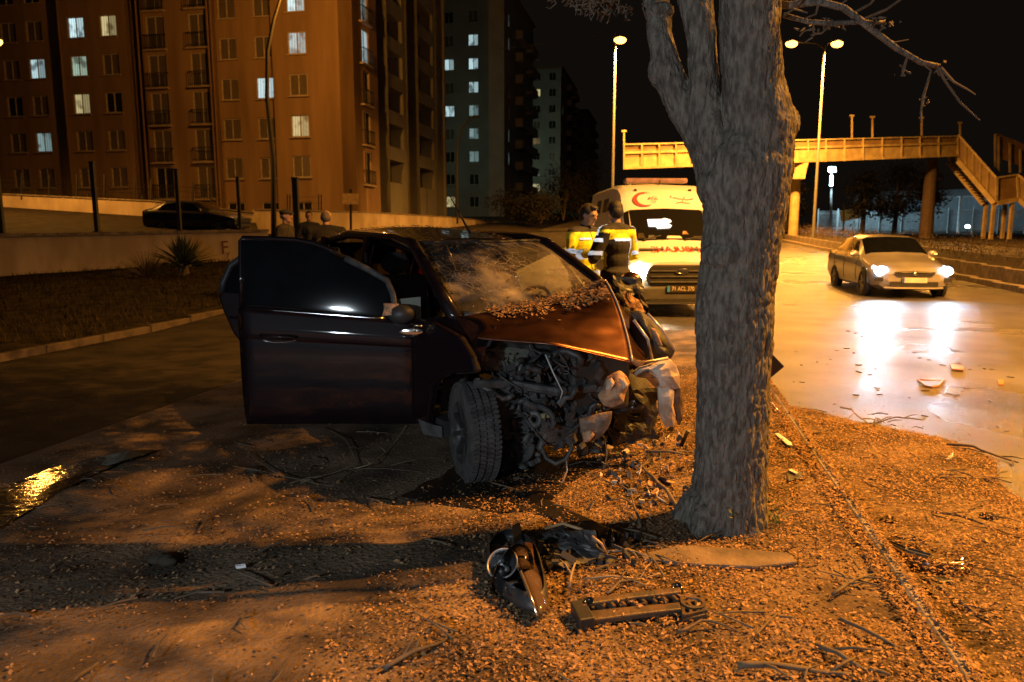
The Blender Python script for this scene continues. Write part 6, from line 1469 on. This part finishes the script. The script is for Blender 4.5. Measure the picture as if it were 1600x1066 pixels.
for i in range(n):
    j = (i+1) % n; mb.f += [(i,j,n+j,n+i),(n+i,n+j,2*n+j,2*n+i)]
mb.f += [tuple(reversed(range(n)))]
o = mb.build('housing', blackplastic, hl, True, True); mods(o, ('SOLIDIFY', dict(thickness=.008)), ('SUBSURF', dict(levels=2, render_levels=2)))
bx = gp(788, 885, .09); ax = (Vector((-.30,-.62,.75))).normalized()
m = MB(); m.lathe([(-.055,.012),(-.050,.022),(-.03,.038),(0,.052),(.020,.060),(.024,.064),(.016,.066)], bx, ax, 36); m.build('chrome_bowl', M('reflector_chrome', (.75,.77,.8), .24, .85), hl, True, True)
m = MB(); m.ell(bx-ax*.03, (.014,.014,.014), 12, 8); m.tube([bx-ax*.055, bx-ax*.02], .009, 8); m.build('bulb', silver, hl, True, True)
m = MB(); m.lathe([(.020,.064),(.030,.070),(.034,.067),(.030,.062)], bx, ax, 36, True); m.build('bowl_ring', silver, hl, True, True)
bx2 = gp(801, 920, .085); m = MB(); m.lathe([(-.03,.006),(-.02,.020),(0,.028),(.006,.031)], bx2, ax, 24); m.build('small_reflector', chrome, hl, True, True)
m = MB(); pts = [gp(800,862,.10), gp(812,890,.11), gp(826,925,.105), gp(840,962,.06)]; m.tube(pts, [.007,.007,.007,.005], 8); m.build('chrome_trim', M('warm_chrome', (.75,.62,.48), .2, .9), hl, True, True)
m = MB()
def lens(u, v):
    a = [gp(803,860,.09), gp(818,905,.10), gp(842,964,.05)]; e = [gp(822,858,.05), gp(846,905,.06), gp(858,958,.03)]
    return q3(*a, v).lerp(q3(*e, v), u)+Vector((0,0,.02*math.sin(u*3.14)))
m.grid(lens, 6, 12); o = m.build('side_lens', M('smoked_lens', (.09,.06,.045), .12, coat=.6), hl, True, True); mods(o, ('SOLIDIFY', dict(thickness=.006)))
m = MB()
for pts in (((800,832),(812,826),(815,842),(803,852)), ((820,858),(832,860),(836,900),(828,905))): m.prism([gp(x,y,.07) for x,y in pts], (0,.01,.03))
m.build('mounting_tab', M('amber_tab', (.10,.05,.02), .3), hl, False, True)
m = MB(); m.grid(lambda u, v: bx+ax*(.036-.012*((2*u-1)**2+(2*v-1)**2))+ax.orthogonal().normalized()*(2*u-1)*.058+ax.cross(ax.orthogonal().normalized())*(2*v-1)*.058, 8, 8); m.build('lens_cover', clearlens, hl, True, True)
m = MB(); rm_ = ax.to_track_quat('Z','Y').to_matrix(); m.ell(bx-ax*.01+Vector((.03,-.05,-.02)), (.085,.15,.075), 24, 16, rm_); o = m.build('outer_lens', clearlens, hl, True, True)
# black grille wreckage behind the headlight
gr = thing('broken_grille', ground(890, 868), 'heap of broken black grille and undertray pieces behind the headlight', 'wreckage')
for i, q in enumerate([((838,848,.02),(905,842,.10),(950,870,.03),(860,890,.02)), ((880,830,.10),(925,828,.16),(945,862,.06),(900,868,.02)), ((905,848,.02),(940,842,.10),(952,876,.01),(925,884,.0)), ((840,838,.03),(880,828,.05),(900,848,.09),(850,858,.03))]):
    qq = [gp(*c_) for c_ in q]; o = crump(qq, 10, .025, 50+i, 16).build('broken_panel', [engine[3], blackplastic, M('brown_black_plastic', (.05,.035,.03), .4), engine[3]][i], gr, False, True); mods(o, ('SOLIDIFY', dict(thickness=.008)))
m = MB(); m.tube([gp(925,838,.15), gp(940,850,.12), gp(949,868,.05)], .006, 6); m.tube([gp(852,826,.05), gp(880,818,.10), gp(910,828,.10)], .008, 6); m.build('bent_strip', M('tan_strip', (.40,.24,.12), .5), gr, True, True)
m = MB(); rng = random.Random(9)
for k in range(60):
    p = gp(rng.uniform(840,1000), rng.uniform(835,880), rng.uniform(.0,.07)); e = Euler((rng.uniform(0,3), rng.uniform(0,3), rng.uniform(0,3))).to_matrix(); m.box(p, (rng.uniform(.02,.08), .012, rng.uniform(.01,.03)), e)
m.build('broken_fragments', engine[3], gr, False, True, kind='stuff')
# black bumper bracket
br = thing('bumper_bracket', ground(1000, 970), 'long black bumper bracket with square ends lying on the chips', 'car part')
brm = M('dirty_black_plastic', (.045,.035,.028), .5, col2=(.10,.06,.035), scale=14, bump=.2)
def gprism(pts, z0, z1, name, mat, parent, bev=.006):
    mb = MB(); mb.prism([ground(x, y)+Vector((0,0,z0)) for x, y in pts], (0,0,z1-z0)); o = mb.build(name, mat, parent, False, True); mods(o, ('BEVEL', dict(width=bev, segments=2))); return o
gprism([(905,972),(1000,962),(1062,957),(1064,968),(1000,975),(908,988)], .02, .045, 'lower_flange', brm, br)
gprism([(925,956),(990,948),(1062,940),(1064,948),(990,957),(926,966)], .03, .065, 'upper_flange', brm, br)
gprism([(906,966),(1062,950),(1062,958),(908,976)], .01, .025, 'web', brm, br)
gprism([(891,962),(912,956),(930,988),(905,992)], .0, .06, 'end_bracket', blackplastic, br)
m = MB()
for k in range(9):
    f = (k+.5)/9; a = ground(912+146*f, 961-14*f)+Vector((0,0,.03)); m.box(a, (.012,.09,.045), Matrix.Rotation(.3, 3, 'Z'))
m.build('ribs', brm, br, False, True)
e = gprism([(1060,944),(1096,942),(1106,970),(1066,978)], .0, .03, 'end_plate', brm, br)
m = MB()
for k in range(4): 
    f = k/3; a, b_, c, d = [ground(x, y)+Vector((0,0,.036)) for x, y in ((1064,946),(1095,944),(1103,968),(1068,976))]; m.bar(a.lerp(d, f), b_.lerp(c, f), .012); m.bar(a.lerp(b_, f), d.lerp(c, f), .012)
cc = (a+b_+c+d)/4; m.lathe([(0,.045),(.012,.05),(.012,.035),(0,.03)], cc, (0,0,1), 20, True); m.build('end_grid', brm, e, False, True)
for x, y in ((921,962),(1058,938)):
    m = MB(); p = ground(x, y); m.lathe([(0,.001),(.02,.012),(.03,.020),(.015,.024),(.0,.026)], p+Vector((0,0,.04)), (-.2,-.3,1), 16); m.build('sensor', M('sensor_black', (.02,.02,.02), .15), br, True, True)
# trim strip on the right
tr_ = thing('bumper_trim', ground(1450, 885), 'curved brown bumper trim with chrome strips beside the kerb', 'car part')
trm = M('brown_gloss_trim', (.10,.045,.025), .35, col2=(.07,.03,.018), coat=.4)
def arcstrip(pts, h0, h1, name, mat, wd=.012, nn=14):
    P_ = [ground(x, y) for x, y in pts]; k = len(P_)-1
    def fn(u, v):
        i = min(int(u*k), k-1); f = u*k-i; return P_[i].lerp(P_[i+1], f)+Vector((0,-.01*math.sin(v*3.14),h0+(h1-h0)*v))
    o = MB().grid(fn, nn, 4).build(name, mat, tr_, True, True); mods(o, ('SOLIDIFY', dict(thickness=wd))); return o
arcstrip([(1384,874),(1412,888),(1450,900),(1490,903),(1518,898)], .005, .075, 'strip', trm)
arcstrip([(1386,872),(1412,884),(1450,895)], .075, .085, 'upper_lip', blackplastic, .02)
for y0 in (876, 884, 891):
    m = MB(); m.tube([gp(1490,y0+3,.07), gp(1506,y0-3,.075), gp(1521,y0-8,.07)], .006, 6); m.build('chrome_bar', chrome, tr_, True, True)
gprism([(1450,902),(1500,902),(1505,912),(1470,916),(1448,910)], .0, .02, 'backing', blackplastic, tr_)
gprism([(1420,912),(1432,908),(1446,924),(1434,932)], .0, .03, 'broken_corner', blackplastic, tr_)
# black panel behind the trunk
pp = at(1203, 574, 6.4); bp_ = thing('tipped_panel', (pp.x, pp.y, 0), 'dark square panel tipped on its corner behind the trunk beside the road', 'car part')
m = MB(); m.prism([at(x, y, 6.4) for x, y in ((1150,586),(1203,549),(1226,573),(1172,618))], (0,.03,.0)); o = m.build('panel', M('dark_panel', (.035,.022,.018), .4), bp_, False, True); mods(o, ('BEVEL', dict(width=.006, segments=2)))
m = MB(); m.bar(at(1172,616,6.42), at(1160,640,6.5), .03); m.build('broken_leg', blackplastic, bp_, False, True)
# splinters of white plastic and chrome
splint = M('grey_white_plastic', (.40,.42,.45), .35)
for lb, px, mt in (('white plastic splinter on the chips close to the trunk', [(1210,684),(1216,683),(1236,698),(1238,703),(1230,702)], splint), ('small white splinter just below the larger one near the trunk', [(1231,742),(1236,740),(1247,746),(1243,748)], splint), ('pale strip at the kerb edge right behind the trunk', [(1199,627),(1203,624),(1222,648),(1218,650)], silver),
                   ('white shard on the road edge of the chips', [(1478,724),(1482,718),(1490,712),(1487,722)], paint_w), ('tiny white sliver on the bare dirt at left', [(368,893),(384,891),(385,894),(370,896)], paint_w)):
    slab('plastic_splinter', lb, 'splinter', px, .012, mt, .02, .002)
slab('plastic_splinter', 'dark piece under the white splinter near the trunk', 'splinter', [(1228,744),(1252,742),(1254,752),(1232,756)], .02, blackplastic, .0, .003)
for lb, pts, h in (('orange curved lens ring lying on the wet road', [(1433,597),(1445,606),(1456,608),(1467,606),(1474,598)], .025), ):
    P_ = [ground(x, y) for x, y in pts]; mb = MB(); k = len(P_)-1
    def fn(u, v):
        i = min(int(u*k), k-1); f = u*k-i; return P_[i].lerp(P_[i+1], f)+Vector((0,0,.005+h*v))
    mb.grid(fn, 16, 2); mb.tube([P_[0]+Vector((0,0,h)), P_[-1]+Vector((0,0,h))], .008, 6); o = mb.build('lens_ring', M('orange_lens', (.55,.25,.08), .35), None, True); mods(o, ('SOLIDIFY', dict(thickness=.012))); tag(o, lb, 'car part')
slab('plastic_splinter', 'small orange plate on the wet road beyond the lens ring', 'car part', [(1484,572),(1506,576),(1505,582),(1487,580)], .03, bpy.data.materials['orange_lens'], .0, .004)
slab('plastic_splinter', 'orange flake at the far right of the wet road', 'car part', [(1558,596),(1568,596),(1568,603),(1560,603)], .02, bpy.data.materials['orange_lens'], .0, .004)
rng = random.Random(14); shard_m = M('shard', (.05,.035,.03), .5)
tmpl = []
for k in range(6):
    mb = MB(); n = rng.randint(4, 6); mb.prism([Vector((math.cos(6.283*i/n)*rng.uniform(.5,1), math.sin(6.283*i/n)*rng.uniform(.3,.8), 0))*.035 for i in range(n)], (0,0,.008)); tmpl.append(mb.mesh('plastic_shard', shard_m))
spots = [(1325,518),(1337,521),(1347,526),(1366,531),(1462,511),(1412,531),(1421,547),(1430,550),(1437,560),(1452,563),(1473,571),(1488,571),(1498,568),(1516,578),(1368,577),(1360,586),(1341,571),(1342,582),(1307,548),(1297,562),(1292,570),(1244,550),(1252,571),(1370,607),(1371,610),(1374,617),(1337,618),(1445,611),(1482,615),(1493,618),(1504,612),(1510,608),(1538,577),(1549,578),(1530,572),(1546,627),(1240,597),(1254,598),(1445,651),(1467,652),(1236,528),(1400,690),(1421,622),(1304,632),(1277,566),(1579,590),(1558,668),(1573,675),(1334,552),(1322,545)]
for i, (x, y) in enumerate(spots):
    o = link('plastic_shard', tmpl[i % 6], None, ground(x, y)+Vector((0,0,.002)), (0, 0, rng.uniform(0, 6.3)), label='small dark plastic shard scattered on the wet road', category='shard', group='small shards scattered on the road'); s = rng.uniform(.45, 1.3); o.scale = (s*1.3, s, s*.8)
for i, (x, y, lb) in enumerate([(247,878,'dark clod on the bare dirt at the left'), (262,881,'second dark clod beside the first on bare dirt'), (395,738,'round dark clod below the open door edge'), (1388,818,'dark clod beside the kerb in the chips'), (1320,800,'dark lump on the kerb line'), (1545,812,'dark lump at the right among the chips')]):
    mb = MB(); mb.ell((0,0,.015), (.05,.035,.025), 10, 7); 
    for v in mb.v: v *= 1+.35*noise.noise(v*40+Vector((i,0,0)))
    o = mb.build('clod', soil, None, True); o.location = ground(x, y); tag(o, lb, 'clod')
# engine-bay fragments strewn between car and trunk
rng = random.Random(77); fm_ = [MB(), MB(), MB()]
for k in range(170):
    x = rng.gauss(1010, 45); y = rng.uniform(672, 800)
    if not 900 < x < 1085: continue
    p = ground(x, y)+Vector((0,0,.02)); e = Euler((rng.uniform(0,3), rng.uniform(0,3), rng.uniform(0,3))).to_matrix(); s = rng.uniform(.01,.035)
    fm_[rng.choice([0,0,1,2])].prism([p+e@Vector(v)*s for v in ((-1,-.5,0),(.9,-.6,0),(.7,.7,0),(-.5,.6,0))], e@Vector((0,0,.006)))
for mb_, mt in zip(fm_, (blackplastic, brokenbrown, tornplastic)): mb_.build('crash_fragments', mt, None, kind='stuff')
m = MB(); m.box(ground(1076, 700)+Vector((0,.0,.04)), (.10,.04,.16), Euler((.2,.3,.4)).to_matrix()); m.tube([ground(1076,690)+Vector((.02,-.03,.0)), ground(1079,690)+Vector((.02,-.03,.16))], .007, 5); o = m.build('metal_bracket', chrome, None); tag(o, 'shiny metal bracket leaning against the left of the trunk', 'car part')
mb = MB(); rng = random.Random(41)
for k in range(150):
    x = rng.uniform(900, 1100); y = 966-.085*(x-905)+rng.gauss(0, 7); litter(mb, ground(x, y)+Vector((0,0,rng.uniform(.028,.066) if rng.random() < .5 else .03)), Vector((0,0,1)), rng, .007, .018)
o = mb.build('bark_litter', chip_m); o['kind'] = 'stuff'
